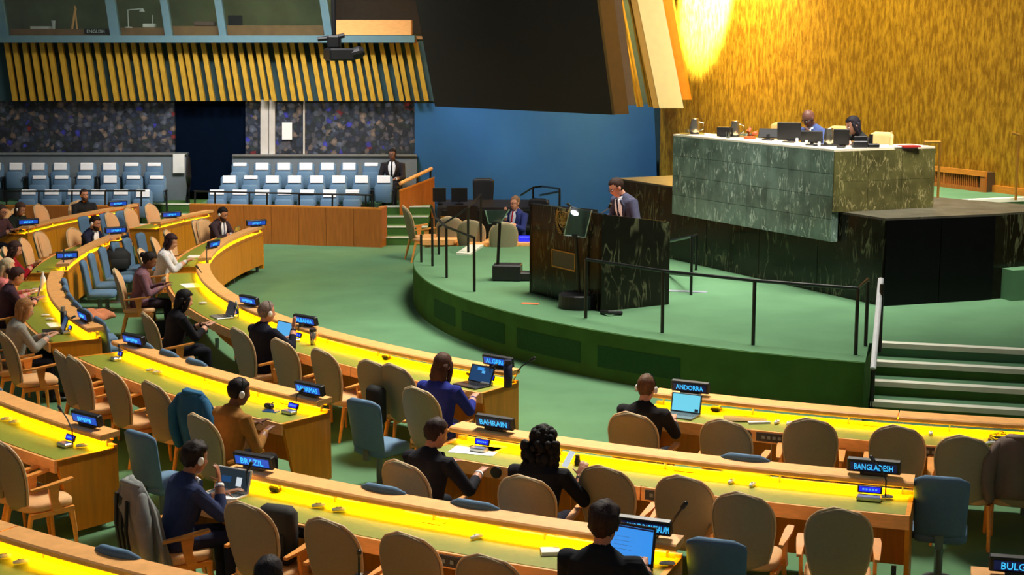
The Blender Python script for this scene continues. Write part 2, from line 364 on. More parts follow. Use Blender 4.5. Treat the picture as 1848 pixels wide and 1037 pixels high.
# wide stairs down from the platform (right)
for k in range(4):
    z = PZ - .165 * k; o0 = ST + SP * (.40 * (k - 1)) if k else ST; 
    if k:
        a, b = ST + SP * (.40 * (k - 1)), ST + SP * (.40 * k)
        q = [a, a + SN * 5, b + SN * 5, b]
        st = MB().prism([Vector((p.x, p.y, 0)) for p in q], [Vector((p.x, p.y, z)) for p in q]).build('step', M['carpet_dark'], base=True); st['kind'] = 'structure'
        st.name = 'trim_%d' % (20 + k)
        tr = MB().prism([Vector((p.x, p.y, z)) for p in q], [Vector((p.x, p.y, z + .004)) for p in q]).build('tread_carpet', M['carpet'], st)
    e = ST + SP * (.40 * k)
    n = MB().prism([e - SP * .13 + Vector((0, 0, z - .05)), e - SP * .13 + SN * 5 + Vector((0, 0, z - .05)), e + SN * 5 + SP * .02 + Vector((0, 0, z - .05)), e + SP * .02 + Vector((0, 0, z - .05))],
                   [e - SP * .13 + Vector((0, 0, z + .012)), e - SP * .13 + SN * 5 + Vector((0, 0, z + .012)), e + SN * 5 + SP * .02 + Vector((0, 0, z + .012)), e + SP * .02 + Vector((0, 0, z + .012))])
    n = n.build('trim_%d' % (30 + k), M['nosing']); n['kind'] = 'structure'
# stair cheek between the round wall and the steps
ck = [pol(PR, 247.8), ST + SP * 0 + Vector((-.02, 0, 0)), ST + SP * 1.25 + Vector((-.02, 0, 0)), pol(PR + .02, 247.8) + SP * .25]
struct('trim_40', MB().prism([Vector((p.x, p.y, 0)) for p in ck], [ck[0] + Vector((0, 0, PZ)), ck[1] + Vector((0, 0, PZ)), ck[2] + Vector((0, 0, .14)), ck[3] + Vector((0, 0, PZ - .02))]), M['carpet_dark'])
# podium: black marble base with its panels, upper landing
E1, NB = Vector((.467, -.884, 0)), Vector((.884, .467, 0))
BZ = 1.95
B0 = Vector((5.42, 21.97, 0)); B1 = Vector((7.19, 22.55, 0)); BL = B0 - E1 * 7.4
base = thing('marble_plinth', (B0.x, B0.y, PZ), 'black veined marble base wall under the green marble desk', 'plinth', world=True)
poly = [B0, B1, B1 + NB * 1.6, Vector((7.0, 25.0, 0)), BL + NB * 3.0, BL]
MB().prism([p + Vector((0, 0, PZ)) for p in poly], [p + Vector((0, 0, BZ - .03)) for p in poly]).build('core', M['marble_black'], base)
MB().prism([p + Vector((0, 0, BZ - .03)) for p in poly], [p + Vector((0, 0, BZ)) for p in poly]).build('top_slab', M['marble_top'], base)
for k in range(5):
    a = B0 - E1 * (1.48 * k + .006); b = B0 - E1 * (1.48 * (k + 1) - .006); o = NB * -.022
    MB().prism([p + Vector((0, 0, PZ)) for p in (a, b, b + o, a + o)], [p + Vector((0, 0, BZ - .03)) for p in (a, b, b + o, a + o)]).build('marble_panel', M['marble_black'], base)
sd = (B1 - B0).normalized(); so = Vector((sd.y, -sd.x, 0)) * .022; L_ = (B1 - B0).length / 2
for k in range(2):
    a = B0 + sd * (L_ * k + .006); b = B0 + sd * (L_ * (k + 1) - .006)
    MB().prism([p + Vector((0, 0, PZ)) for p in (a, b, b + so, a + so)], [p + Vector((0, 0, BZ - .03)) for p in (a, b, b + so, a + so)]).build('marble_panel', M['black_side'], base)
# upper landing and its stair (far right)
LZ = 1.9
lp = [Vector((6.6, 24.65, 0)), Vector((9.2, 25.55, 0)), Vector((9.6, 28, 0)), Vector((6.5, 33.5, 0)), Vector((4.2, 32.5, 0)), Vector((3.7, 29.8, 0)), Vector((4.4, 25.4, 0))]
struct('floor_upper', MB().prism([p + Vector((0, 0, PZ)) for p in lp], [p + Vector((0, 0, LZ)) for p in lp]), M['carpet'])
UN = Vector((.942, .336, 0)).normalized(); UP = Vector((UN.y, -UN.x, 0))
U0 = Vector((6.86, 24.72, 0))
for k in range(6):
    z = LZ - .165 * k
    if k:
        a, b = U0 + UP * (.33 * (k - 1)), U0 + UP * (.33 * k); q = [a, a + UN * 3, b + UN * 3, b]
        st = struct('trim_%d' % (50 + k), MB().prism([p + Vector((0, 0, PZ)) for p in q], [p + Vector((0, 0, z)) for p in q]), M['carpet_dark'])
        MB().prism([p + Vector((0, 0, z)) for p in q], [p + Vector((0, 0, z + .004)) for p in q]).build('tread_carpet', M['carpet'], st)
    e = U0 + UP * (.33 * k); lo = Vector((0, 0, z - .05)); hi = Vector((0, 0, z + .012)); q = [e - UP * .14, e - UP * .14 + UN * 3, e + UN * 3 + UP * .015, e + UP * .015]
    struct('trim_%d' % (60 + k), MB().prism([p + lo for p in q], [p + hi for p in q]), M['nosing'])
# low green block beside the lower end of that stair
gb = [at(1790, 545, PZ), at(1790, 545, PZ) + UN * 2.5, at(1790, 545, PZ) + UN * 2.5 - UP * .9, at(1790, 545, PZ) - UP * .9]
gb = [p * 1 for p in gb]
for p in gb: p.z = 0
gb = [p + Vector((.32, .1, 0)) for p in gb]
struct('trim_70', MB().prism([p + Vector((0, 0, PZ)) for p in gb], [p + Vector((0, 0, 1.12)) for p in gb]), M['carpet'])
# back walls
YB = 37.0
def quad_slab(px0, px1, y0, y1, Y, th, name, m, shear=0):
    """upright slab facing the hall: photo columns px0..px1, rows y0 (top)..y1, front face at distance Y"""
    a, b = atY(px0, y1, Y), atY(px1, y1, Y); c, d = atY(px0 - shear, y0, Y), atY(px1 - shear, y0, Y); t = Vector((0, th, 0))
    return MB().prism([a, b, b + t, a + t], [c, d, d + t, c + t]), name, m
def sslab(*a, **k):
    mb, n, m = quad_slab(*a, **k); return struct(n, mb, m)
struct('wall_back', MB().box((-3.5, YB + 1.5, 4), (28, .2, 9)), M['teal'])
struct('wall_blue', MB().prism([Vector((-2.35, YB - .05, 0)), Vector((3.58, YB - .05, 0)), Vector((3.58, YB + .1, 0)), Vector((-2.35, YB + .1, 0))],
       [Vector((-2.35, YB - .05, 3.0)), Vector((3.42, YB - .05, 3.0)), Vector((3.42, YB + .1, 3.0)), Vector((-2.35, YB + .1, 3.0))]), M['blue_wall'])
sslab(-30, 315, 176, 300, YB, .12, 'wall_mural_1', M['crowd'])
sslab(313, 445, 176, 345, YB + .1, .12, 'door_1', M['navy'])
sslab(443, 752, 176, 300, YB, .12, 'wall_mural_2', M['crowd'])
sslab(470, 484, 180, 300, YB - .1, .1, 'trim_1', M['post']); sslab(485.5, 496, 180, 300, YB - .1, .1, 'trim_2', M['post'])
sslab(547, 550, 180, 290, YB - .08, .06, 'trim_3', M['post'])
tag(quad_slab(509, 527, 221, 252, YB - .04, .02, 0, 0)[0].build('paper_notice', M['white'], base=True), 'white paper notice stuck on the crowd mural wall', 'notice')
# recess behind the slats, ledges, booth floor
sslab(-30, 790, 66, 182, YB - .05, .1, 'wall_slat_back', M['teal'])
sslab(-30, 748, 64, 77, YB - .65, .6, 'trim_4', M['teal_frame'])
# gold wall
G0 = Vector((7.74, 27.73, 0)); GD = Vector((.42, -.9075, 0)); GN = Vector((GD.y, -GD.x, 0))  # GN faces the hall
gl, gr = G0 - GD * 9.95, G0 + GD * 8
go = Vector((.25, .12, 0))
struct('wall_gold', MB().prism([gl, gr, gr + go, gl + go], [p + Vector((0, 0, 9.5)) for p in (gl, gr, gr + go, gl + go)]), M['gold'])
bbp = [G0 - GD * 3, gr, gr - go * .2, G0 - GD * 3 - go * .2]
struct('baseboard_gold', MB().prism([p + Vector((0, 0, LZ)) for p in bbp], [p + Vector((0, 0, LZ + .12)) for p in bbp]), M['wood'])
# wooden vent box at the foot of the gold wall
vent = thing('wall_vent', (G0.x, G0.y, LZ), 'long wooden vent grille along the foot of the gold wall', 'vent grille', world=True)
v0, v1 = G0 - GD * .75, G0 + GD * 1.5; vo = Vector((-.2, -.095, 0)); zz = Vector((0, 0, LZ))
def vbox(a, b, z0, z1, d0, d1): 
    return MB().prism([a + vo * d0 + Vector((0, 0, z0)), b + vo * d0 + Vector((0, 0, z0)), b + vo * d1 + Vector((0, 0, z0)), a + vo * d1 + Vector((0, 0, z0))], [a + vo * d0 + Vector((0, 0, z1)), b + vo * d0 + Vector((0, 0, z1)), b + vo * d1 + Vector((0, 0, z1)), a + vo * d1 + Vector((0, 0, z1))])
vbox(v0, v1, LZ, LZ + .34, 0, .8).build('backing', M['screen_side'], vent)
vbox(v0, v1, LZ, LZ + .07, .8, 1).build('bottom_rail', M['wood_brown'], vent); vbox(v0, v1, LZ + .27, LZ + .36, .8, 1.05).build('top_rail', M['wood'], vent)
vbox(v1 - GD * .12, v1, LZ + .07, LZ + .27, .8, 1).build('end_stile', M['wood_brown'], vent); vbox(v0 + GD * 1.18, v0 + GD * 1.22, LZ + .07, LZ + .27, .8, 1).build('stile', M['wood_brown'], vent)
for k in range(40):
    a = v0 + GD * (.03 + .051 * k); vbox(a, a + GD * .016, LZ + .07, LZ + .27, .8, .95).build('slat', M['wood_brown'], vent)
# hanging screen and the tall fins beside it
sb = [atY(785, 192, 33.7), atY(1105, 207, 30.0)]; dv = (sb[1] - sb[0]).normalized(); bk = Vector((-dv.y, dv.x, 0)) * .5
shear = [Vector((-.42, .1, 2.33)), Vector((-.33, .1, 2.33))]; kx = 1.7
scr = thing('hanging_screen', tuple((sb[0] + sb[1]) / 2), 'huge dark unlit screen hung in front of the blue wall', 'screen', world=True)
tp = [sb[0] + shear[0] * kx, sb[1] + shear[1] * kx]
MB().prism([sb[0] + bk * .15, sb[1] + bk * .15, sb[1] + bk, sb[0] + bk], [tp[0] + bk * .15, tp[1] + bk * .15, tp[1] + bk, tp[0] + bk]).build('housing', M['screen_side'], scr)
MB().prism([sb[0], sb[1], sb[1] + bk * .15, sb[0] + bk * .15], [tp[0], tp[1], tp[1] + bk * .15, tp[0] + bk * .15]).build('display', M['screen_off'], scr)
def fin(nm, x0, x1, tx0, tx1, yb, Y, th, m, label=None):
    a, b, c, d = atY(x0, yb, Y), atY(x1, yb, Y), atY(tx0, -60, Y), atY(tx1, -60, Y); t = Vector((.05, th, 0))
    return struct(nm, MB().prism([a, b, b + t, a + t], [c, d, d + t, c + t]), m)
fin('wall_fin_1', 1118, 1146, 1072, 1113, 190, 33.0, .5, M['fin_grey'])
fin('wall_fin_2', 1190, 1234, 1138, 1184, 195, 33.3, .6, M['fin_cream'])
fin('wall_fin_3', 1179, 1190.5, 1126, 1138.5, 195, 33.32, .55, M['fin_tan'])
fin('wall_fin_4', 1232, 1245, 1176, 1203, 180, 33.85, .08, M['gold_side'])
fin('wall_fin_5', 1146, 1182, 1088, 1128, 188, 35.3, .2, M['teal'])
for k, (x, tx) in enumerate(((1134, 1090), (1139, 1094), (1149, 1100), (1155, 1106), (1170, 1122), (1174, 1127))):
    if k in (0, 1): continue
    fin('trim_%d' % (80 + k), x, x + 3, tx, tx + 3, 193, 33.6, .1, M['slat'])
# slatted band below the booths: every slat is a thing of its own
sx = [v / 3.842 for v in (37, 92, 160, 220, 282, 335, 408, 480, 533, 592, 660, 737, 797, 850, 915, 975, 1038, 1090, 1163, 1228, 1275, 1333, 1400, 1475, 1537, 1588, 1655, 1715, 1773, 1825)]
sx += [420 + v / 3.842 for v in (287, 350, 403, 463, 537, 600, 662, 720, 780, 840, 897, 950, 1022, 1093, 1138, 1200, 1262)]
slatband = thing('slat_screen', (-6, YB - .3, 3.1), 'band of leaning gold slats under the booth windows', 'slat screen', world=True)
SLY = YB - .3
for x in sx:
    x0 = x - 3; sh = 16 + 4 * (x / 760)
    a, b, c, d = atY(x0 + sh, 182, SLY), atY(x0 + sh + 8.2, 182, SLY), atY(x0, 76, SLY), atY(x0 + 8.2, 76, SLY); t = Vector((0, .14, 0))
    sl = MB().prism([a, b, b + t, a + t], [c, d, d + t, c + t]).build('slat', M['slat'], slatband)
    h = (c + d) / 2; MB().prism([h + Vector((-.05, -.02, -.02)), h + Vector((.05, -.02, -.02)), h + Vector((.05, .1, -.02)), h + Vector((-.05, .1, -.02))], [h + Vector((-.025, -.02, .06)), h + Vector((.025, -.02, .06)), h + Vector((.025, .1, .06)), h + Vector((-.025, .1, .06))]).build('hook', M['slat_hook'], sl)
# interpreters' booths above the slats
def zat(y, Y): return atY(0, y, Y).z
ZB0, ZB1 = zat(64, YB), zat(-70, YB)
sslab(-30, 750, -70, 66, YB + 1.2, .1, 'wall_booth', M['booth'])
struct('floor_booth', MB().box((-6, YB + .6, ZB0 - .05), (16, 1.4, .08)), M['booth_desk'])
for i, (x0, x1) in enumerate(((-20, 14), (199, 216), (298, 311), (396, 409), (586, 600))):
    a, b, c, d = atY(x0, 66, YB - .1), atY(x1, 66, YB - .1), atY(x0 - 20, -70, YB - .1), atY(x1 - 20, -70, YB - .1); t = Vector((0, .2, 0))
    struct('trim_%d' % (5 + i), MB().prism([a, b, b + t, a + t], [c, d, d + t, c + t]), M['teal_frame'])
for i, (x0, x1) in enumerate(((16, 199), (216, 298), (311, 396), (409, 586))):
    a, b, c, d = atY(x0, 65, YB), atY(x1, 65, YB), atY(x0 - 20, -70, YB), atY(x1 - 20, -70, YB); t = Vector((0, .012, 0))
    struct('window_%d' % (1 + i), MB().prism([a, b, b + t, a + t], [c, d, d + t, c + t]), M['glass'])
for i, (x0, x1, y) in enumerate(((18, 196, 52), (214, 297, 50), (312, 395, 47), (410, 585, 46))):
    a, b = atY(x0, 66, YB + .08), atY(x1, 66, YB + .08); z1 = zat(y, YB + .08); t = Vector((0, .6, 0))
    d = MB().prism([a, b, b + t, a + t], [Vector((p.x, p.y, z1)) for p in (a, b, b + t, a + t)]).build('booth_desk', M['booth_desk'], base=True)
    tag(d, 'beige desk in the booth window, %s from the left' % ('first', 'second', 'third', 'fourth')[i], 'booth desk', 'interpreters\' booth desks')
a, b = atY(604, 63, YB - .2), atY(742, 63, YB - .2); t = Vector((0, .5, 0))
tag(MB().prism([a, b, b + t, a + t], [Vector((p.x, p.y, zat(36, YB - .2))) for p in (a, b, b + t, a + t)]).build('booth_counter', M['wood_pale'], base=True), 'pale orange counter in the open dark booth beside the big screen', 'counter')
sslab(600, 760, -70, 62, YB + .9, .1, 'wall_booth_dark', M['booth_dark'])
def on_booth(px, dz=.1): return Vector((atY(px, 50, YB + .3).x, YB + .3, zat({0: 52, 1: 50, 2: 47, 3: 46}[0 if px < 205 else 1 if px < 305 else 2 if px < 400 else 3], YB + .08)))
p = on_booth(97); tag(MB().lathe([(.035, 0), (.05, .18), (.055, .2), (.03, .2)], 10, Matrix.Translation(p)).build('paper_cup', M['white'], base=True), 'white paper cup on the leftmost booth desk', 'cup')
p = on_booth(75); tag(MB().box(p + Vector((0, 0, .03)), (.45, .3, .06)).build('paper_stack', M['white'], base=True), 'stack of white paper on the leftmost booth desk', 'papers')
p = on_booth(130); tag(MB().tube([p, p + Vector((.08, .1, .5))], .03).tube([p + Vector((.12, 0, 0)), p + Vector((.06, .1, .55))], .02).build('wooden_easel', M['wood_pale'], base=True), 'narrow wooden easel leaning in the leftmost booth', 'easel')
p = on_booth(178) + Vector((0, -.26, -.12)); nb = thing('booth_sign', tuple(p), 'black sign with pale letters at the leftmost booth window', 'sign', world=True)
MB().box(p + Vector((0, 0, .06)), (.55, .03, .13)).build('board', M['black'], nb)
me = text_mesh('ENGLISH', .11, .46); me.materials.append(M['white']); o = bpy.data.objects.new('lettering', me); COL.objects.link(o); o.parent = nb; o.location = (0, -.018, .06); o.rotation_euler = (math.pi / 2, 0, 0)
p = on_booth(232); dl = thing('desk_lamp', tuple(p), 'white desk lamp with bent arm in the second booth', 'lamp', world=True)
MB().lathe([(.09, 0), (.09, .02), (.02, .03)], 12, Matrix.Translation(p)).build('base', M['white'], dl)
MB().tube([p, p + Vector((0, 0, .42)), p + Vector((.32, 0, .45))], .015).build('arm', M['white'], dl)
MB().lathe([(.03, .0), (.07, -.08), (.065, -.08)], 10, Matrix.Translation(p + Vector((.34, 0, .46)))).build('shade', M['white'], dl)
p = on_booth(270); tag(MB().box(p + Vector((0, 0, .05)), (.3, .2, .1), bev=.02).tube([p + Vector((.08, 0, .1)), p + Vector((.08, 0, .3))], .012).build('desk_phone', M['white'], base=True), 'white desk phone in the second booth window', 'phone')
p = on_booth(370); tag(MB().box(p + Vector((0, 0, .06)), (.5, .25, .12), bev=.02).build('console_box', M['fin_grey'], base=True), 'grey console box on the third booth desk', 'console')
p = on_booth(425); tag(MB().box(p + Vector((0, 0, .12)), (.35, .05, .24), bev=.01).build('booth_monitor', M['black'], base=True), 'small dark monitor on the fourth booth desk', 'monitor')
# remote television camera hanging in front of the slats
q = atY(612, 98, 33.0); rc = thing('television_camera', (q.x, q.y, q.z + 2.2), 'black remote television camera hanging before the gold slats', 'camera', world=True)
MB().box(q, (.55, .8, .26), rz=.3, bev=.04).build('body', M['black'], rc)
MB().lathe([(.10, -.2), (.13, -.1), (.13, .12), (.08, .2)], 14, Matrix.Translation(q + Vector((.36, -.2, .02))) @ Matrix.Rotation(R(75), 4, 'Y')).build('lens', M['black'], rc)
MB().box(q + Vector((-.1, 0, .26)), (.28, .3, .28), bev=.04).build('pan_head', M['black'], rc)
MB().tube([q + Vector((-.1, 0, .38)), q + Vector((-.1, 0, 2.2))], .05, 10).build('hanging_pole', M['black'], rc)
MB().tube([q + Vector((-.45, 0, .32)), q + Vector((-.1, 0, .36)), q + Vector((.12, 0, .40))], .05, 8).build('bracket', M['black'], rc)
# visitors' block: stepped floor, parapet, wooden fronts, railings
for i, (y0, z) in enumerate(((34.25, .2), (35.0, .46), (35.8, .70))):
    for x0, x1 in ((-15, -8.55), (-7.35, -3.0 + .5 * (i > 0))):
        struct('floor_step_%d%s' % (i + 1, 'a' if x0 < -9 else 'b'), MB().box(((x0 + x1) / 2, (y0 + 36.9) / 2, z / 2), (x1 - x0, 36.9 - y0, z)), M['carpet'])
for k in range(4):
    for x0, x1 in ((-8.55, -7.35), (-3.0, -1.9)):
        y = 33.9 + .62 * k if x0 < -8 else 33.6 + .55 * k; z = .17 * (k + 1)
        o = struct('trim_%d' % ((90 if x0 < -8 else 94) + k), MB().box(((x0 + x1) / 2, (y + 36.9) / 2, z / 2), (x1 - x0 - .01, 36.9 - y, z)), M['carpet_dark'])
        MB().box(((x0 + x1) / 2, y + .06, z), (x1 - x0 - .02, .14, .025)).build('nosing', M['nosing'], o)
sslab(-30, 338, 277, 380, 36.75, .12, 'wall_parapet_1', M['grey_wall']); sslab(419, 752, 280, 380, 36.75, .12, 'wall_parapet_2', M['grey_wall'])
sslab(-30, 338, 275.5, 279, 36.7, .2, 'trim_98', M['steel']); sslab(419, 752, 278.5, 282, 36.7, .2, 'trim_99', M['steel'])
tag(quad_slab(312, 333, 278, 312, 36.68, .02, 0, 0)[0].build('paper_notice', M['white'], base=True), 'large white paper sheet hung on the grey parapet end', 'notice')
def wood_front(name, pts, z, label, n):
    t = thing(name, tuple(pts[0]), label, 'front wall', world=True)
    L = sum((pts[i + 1] - pts[i]).length for i in range(len(pts) - 1)); acc = 0
    for i in range(len(pts) - 1):
        a, b = pts[i], pts[i + 1]; d = (b - a).normalized(); nn = Vector((d.y, -d.x, 0)); m_ = max(1, round(n * (b - a).length / L)); w = (b - a).length / m_
        for k in range(m_):
            p, q_ = a + d * (w * k + .004), a + d * (w * (k + 1) - .004)
            MB().prism([p, q_, q_ - nn * .06, p - nn * .06], [r + Vector((0, 0, z)) for r in (p, q_, q_ - nn * .06, p - nn * .06)]).build('wood_panel', M['wood_brown'], t)
        MB().prism([r + Vector((0, 0, z)) for r in (a, b, b - nn * .12, a - nn * .12)], [r + Vector((0, 0, z + .03)) for r in (a, b, b - nn * .12, a - nn * .12)]).build('top_rail', M['wood'], t)
    return t
wood_front('visitor_front_wall', [Vector((-14.2, 34.25, 0)), Vector((-8.55, 34.15, 0)), Vector((-8.5, 34.6, 0))], .80, 'brown wooden front wall below the left block of blue visitor seats', 9)
wood_front('visitor_front_wall', [Vector((-7.25, 34.1, 0)), Vector((-5.37, 33.78, 0)), Vector((-2.86, 33.2, 0)), Vector((-2.78, 33.7, 0))], .84, 'long brown wooden front wall below the right block of visitor seats', 8)
sw = thing('stair_side_wall', (-2.3, 35, 0), 'sloping brown wooden side wall of the stairs by the blue wall', 'stair wall', world=True)
def ssw(y, z): return None
w0, w1 = at(722, 427, 0), at(782, 415, 0); w0 = Vector((w0.x, 35.0, 0)); w1 = Vector((-1.83, 35.9, 0)); zt0, zt1 = atY(722, 346, 35.0).z, atY(782, 322, 35.9).z
for k in range(3):
    f0, f1 = k / 3 + .003, (k + 1) / 3 - .003; a, b = w0.lerp(w1, f0), w0.lerp(w1, f1); t = Vector((0, .07, 0)); ha, hb = zt0 + (zt1 - zt0) * f0, zt0 + (zt1 - zt0) * f1
    MB().prism([a, b, b + t, a + t], [a + Vector((0, 0, ha)), b + Vector((0, 0, hb)), b + t + Vector((0, 0, hb)), a + t + Vector((0, 0, ha))]).build('wood_panel', M['wood_brown'], sw)
t = Vector((0, .1, 0)); a, b = w0 + Vector((0, -.02, zt0)), w1 + Vector((0, -.02, zt1)); up = Vector((0, 0, .04))
MB().prism([a, b, b + t, a + t], [a + up, b + up, b + t + up, a + t + up]).build('cap_rail', M['wood'], sw)
r0, r1 = atY(722, 331, 35.1), atY(779, 304, 36.0)
hr = MB().tube([r0, r1], .045, 8).build('handrail', M['wood_pale'], sw)
MB().tube([atY(777, 306, 35.97), atY(777, 322, 35.97)], .025, 6).build('post', M['rail'], hr); MB().tube([atY(753, 318, 35.6), atY(753, 334, 35.6)], .025, 6).build('post', M['rail'], hr)
def railing(name, label, posts, rails, m=M['rail'], r=.022, rr=.022, loc=None):
    t = thing(name, tuple(posts[0][0] if posts else rails[0][0]), label, 'railing', world=True)
    for a, b in posts: MB().tube([a, b], r, 8).build('post', m, t)
    for pts in rails: MB().tube(pts, rr, 8).build('rail', m, t)
    return t
yv = 34.22
def vr(px0, px1, y0, y1, posts, label, m):
    railing('visitor_railing', label, [(Vector((atY(x, 380, yv).x, yv, .80)), atY(x, y0 + (y1 - y0) * (x - px0) / (px1 - px0), yv)) for x in posts], [[atY(px0, y0, yv), atY(px1, y1, yv)]], m, .02, .02)
vr(5, 262, 345, 344, (12, 70, 130, 190, 255), 'thin dark railing in front of the left block of visitor seats', M['rail'])
vr(350, 670, 345, 352, (352, 388, 450, 482, 540, 600, 660), 'thin dark railing in front of the right block of visitor seats', M['rail'])
# parapet end screen (dark curved board at the aisle)
q = [atY(333, 285, 36.0), atY(343, 345, 35.6)]
tag(MB().tube([Vector((q[0].x, 36.2, .7)), Vector((q[0].x + .1, 35.9, 1.3)), Vector((q[0].x, 36.4, 1.7))], [(.05, .2), (.05, .24), (.05, .1)], 10).build('end_board', M['black'], base=True), 'dark curved end board beside the navy doorway', 'board')
# ---------------------------------------------------------------- the curved desks
RK = {1: 13.08, 2: 15.34, 3: 17.55, 4: 19.78}
def desk(k, a0, a1, label, ends=(True, True), sockets=(), panels=(), floor_legs=True):
    R0 = RK[k]; mid = pol(R0, (a0 + a1) / 2)
    t = thing('delegate_desk', tuple(mid), label, 'desk', 'curved wooden delegate desks', world=True)
    n = lambda r: max(2, int(abs(a1 - a0) / 1.1))
    MB().sweep([(R0 + .03, .70), (R0 + .66, .70), (R0 + .66, .752), (R0 + .03, .752)], a0, a1).build('desk_top', M['wood'], t)
    MB().sweep([(R0 + .10, .752), (R0 + .635, .752), (R0 + .635, .757), (R0 + .10, .757)], a0 + .1, a1 - .1).build('leather_inset', M['leather'], t)
    MB().sweep([(R0 + .02, .74), (R0 + .06, .74), (R0 + .06, .785), (R0 + .02, .785)], a0, a1).build('back_rail', M['wood'], t)
    # near edge fascia in separate lengths
    L = (a1 - a0) * math.pi / 180 * R0; m_ = max(1, round(L / 1.9)); w = (a1 - a0) / m_
    for i in range(m_):
        MB().sweep([(R0 + .66, .645), (R0 + .685, .645), (R0 + .685, .762), (R0 + .66, .762)], a0 + w * i + .02, a0 + w * (i + 1) - .02).build('fascia', M['wood_pale'], t)
    # raised ledge, in lengths, on little posts, with the reading-light strip below it
    m2 = max(1, round(L / 3.0)); w = (a1 - a0) / m2
    for i in range(m2):
        MB().sweep([(R0 - .01, .862), (R0 + .19, .850), (R0 + .205, .862), (R0 + .205, .893), (R0 + .19, .905), (R0 - .01, .912)], a0 + w * i + (.02 if i else 0), a0 + w * (i + 1) - (.02 if i < m2 - 1 else 0)).build('ledge', M['wood_pale'], t)
    for i in range(max(2, round(L / 1.1)) + 1):
        a = a0 + .35 + (a1 - a0 - .7) * i / max(2, round(L / 1.1)); p = pol(R0 + .05, a)
        MB().box((p.x, p.y, .815), (.035, .012, .11), rz=R(a)).build('ledge_post', M['metal'], t)
    MB().sweep([(R0 + .065, .8535), (R0 + .125, .8495), (R0 + .125, .852), (R0 + .065, .856)], a0 + .2, a1 - .2).build('light_strip', M['led'], t)
    for r_, zl in ((R0 + .045, .832), (R0 + .138, .838)): MB().sweep([(r_, zl), (r_ + .008, zl), (r_ + .008, .862), (r_, .862)], a0 + .05, a1 - .05).build('light_shield', M['wood'], t)
    # front panel boards facing the podium
    m3 = max(1, round(L / .62)); w = (a1 - a0) / m3
    for i in range(m3):
        MB().sweep([(R0 + .03, .14), (R0 + .06, .14), (R0 + .06, .74), (R0 + .03, .74)], a0 + w * i + .018, a0 + w * (i + 1) - .018, .8).build('front_board', M['wood_panel'], t)
    for a, e in ((a0, ends[0]), (a1, ends[1])):
        if e:
            sg = 1 if a == a0 else -1
            MB().sweep([(R0 + .02, .06), (R0 + .50, .06), (R0 + .64, .645), (R0 + .66, .76), (R0 + .02, .76)], a, a + sg * .14, .07).build('end_panel', M['wood_panel'], t)
    for i in range(m3 // 2 + 1):
        a = a0 + .5 + (a1 - a0 - 1) * i / max(1, m3 // 2); p = pol(R0 + .12, a)
        MB().box((p.x, p.y, .07 if i % 1 == 0 else .07), (.05, .04, .14), rz=R(a)).build('leg', M['metal'], t)
    for x, y in sockets:
        p = at(x, y, .76); a = ang(p); MB().box((p.x, p.y, .759), (.09, .17, .006), rz=R(a)).build('socket_plate', M['socket'], t)
    for x, y in panels:                                            # audio socket strip and loudspeaker on the near edge
        a = ang(at(x, y, .70)); p = pol(R0 + .69, a)
        b = MB().box((p.x, p.y, .705), (.02, .30, .085), rz=R(a)).build('socket_strip', M['black'], t)
        for i in range(4):
            q = pol(R0 + .702, a + (i - 1.5) * .22); MB().box((q.x, q.y, .705), (.006, .03, .03), rz=R(a)).build('jack', M['metal'], b)
        q = pol(R0 + .69, a - 1.05); MB().lathe([(.055, -.012), (.055, .012), (.02, .014)], 14, Matrix.Translation((q.x, q.y, .705)) @ Matrix.Rotation(R(a), 4, 'Z') @ Matrix.Rotation(R(90), 4, 'Y')).build('loudspeaker', M['black'], t)
    return t
desk(1, 167.9, 187.6, 'curved front-row desk facing the visitor seats, man with laptop at its far end')
desk(1, 190.4, 233.2, 'long curved front-row desk from the white-jacket woman to the blue-jacket woman', panels=((545, 640), (735, 688)))
desk(1, 240.8, 262.5, 'front-row desk on the right, nearest the platform steps', ends=(True, False), sockets=((1571, 766),), panels=((1402, 781), (1680, 812)))
desk(2, 159.0, 167.4, 'short second-row desk near the visitors\' wooden front wall')
desk(2, 173.8, 189.0, 'second-row desk at far left where the navy-suited man leans')
desk(2, 191.9, 211.2, 'second-row desk on the left where the blonde woman types', sockets=((112, 561),))
desk(2, 214.7, 230.5, 'second-row desk in the middle with the brown-jacket person at its end', sockets=((370, 688), (520, 727)))
desk(2, 236.8, 252.75, 'second-row desk at the right with white papers spread on its left end', sockets=((1235, 848), (1510, 875)), panels=((1215, 880), (985, 842)))
desk(3, 157.6, 171.6, 'third-row desk at the far left edge behind the bearded man')
desk(3, 212.0, 228.7, 'third-row desk end at lower left with empty yellow top', sockets=((125, 784),))
desk(3, 234.3, 247.7, 'third-row desk in front centre with the white laptop on it', sockets=((783, 942),), panels=((565, 946), (850, 1000)))
desk(3, 254.3, 264, 'third-row desk corner at the bottom right of the picture', ends=(True, False))
desk(4, 226.0, 250.0, 'fourth-row desk nearest the camera along the bottom left', sockets=((275, 1020),))
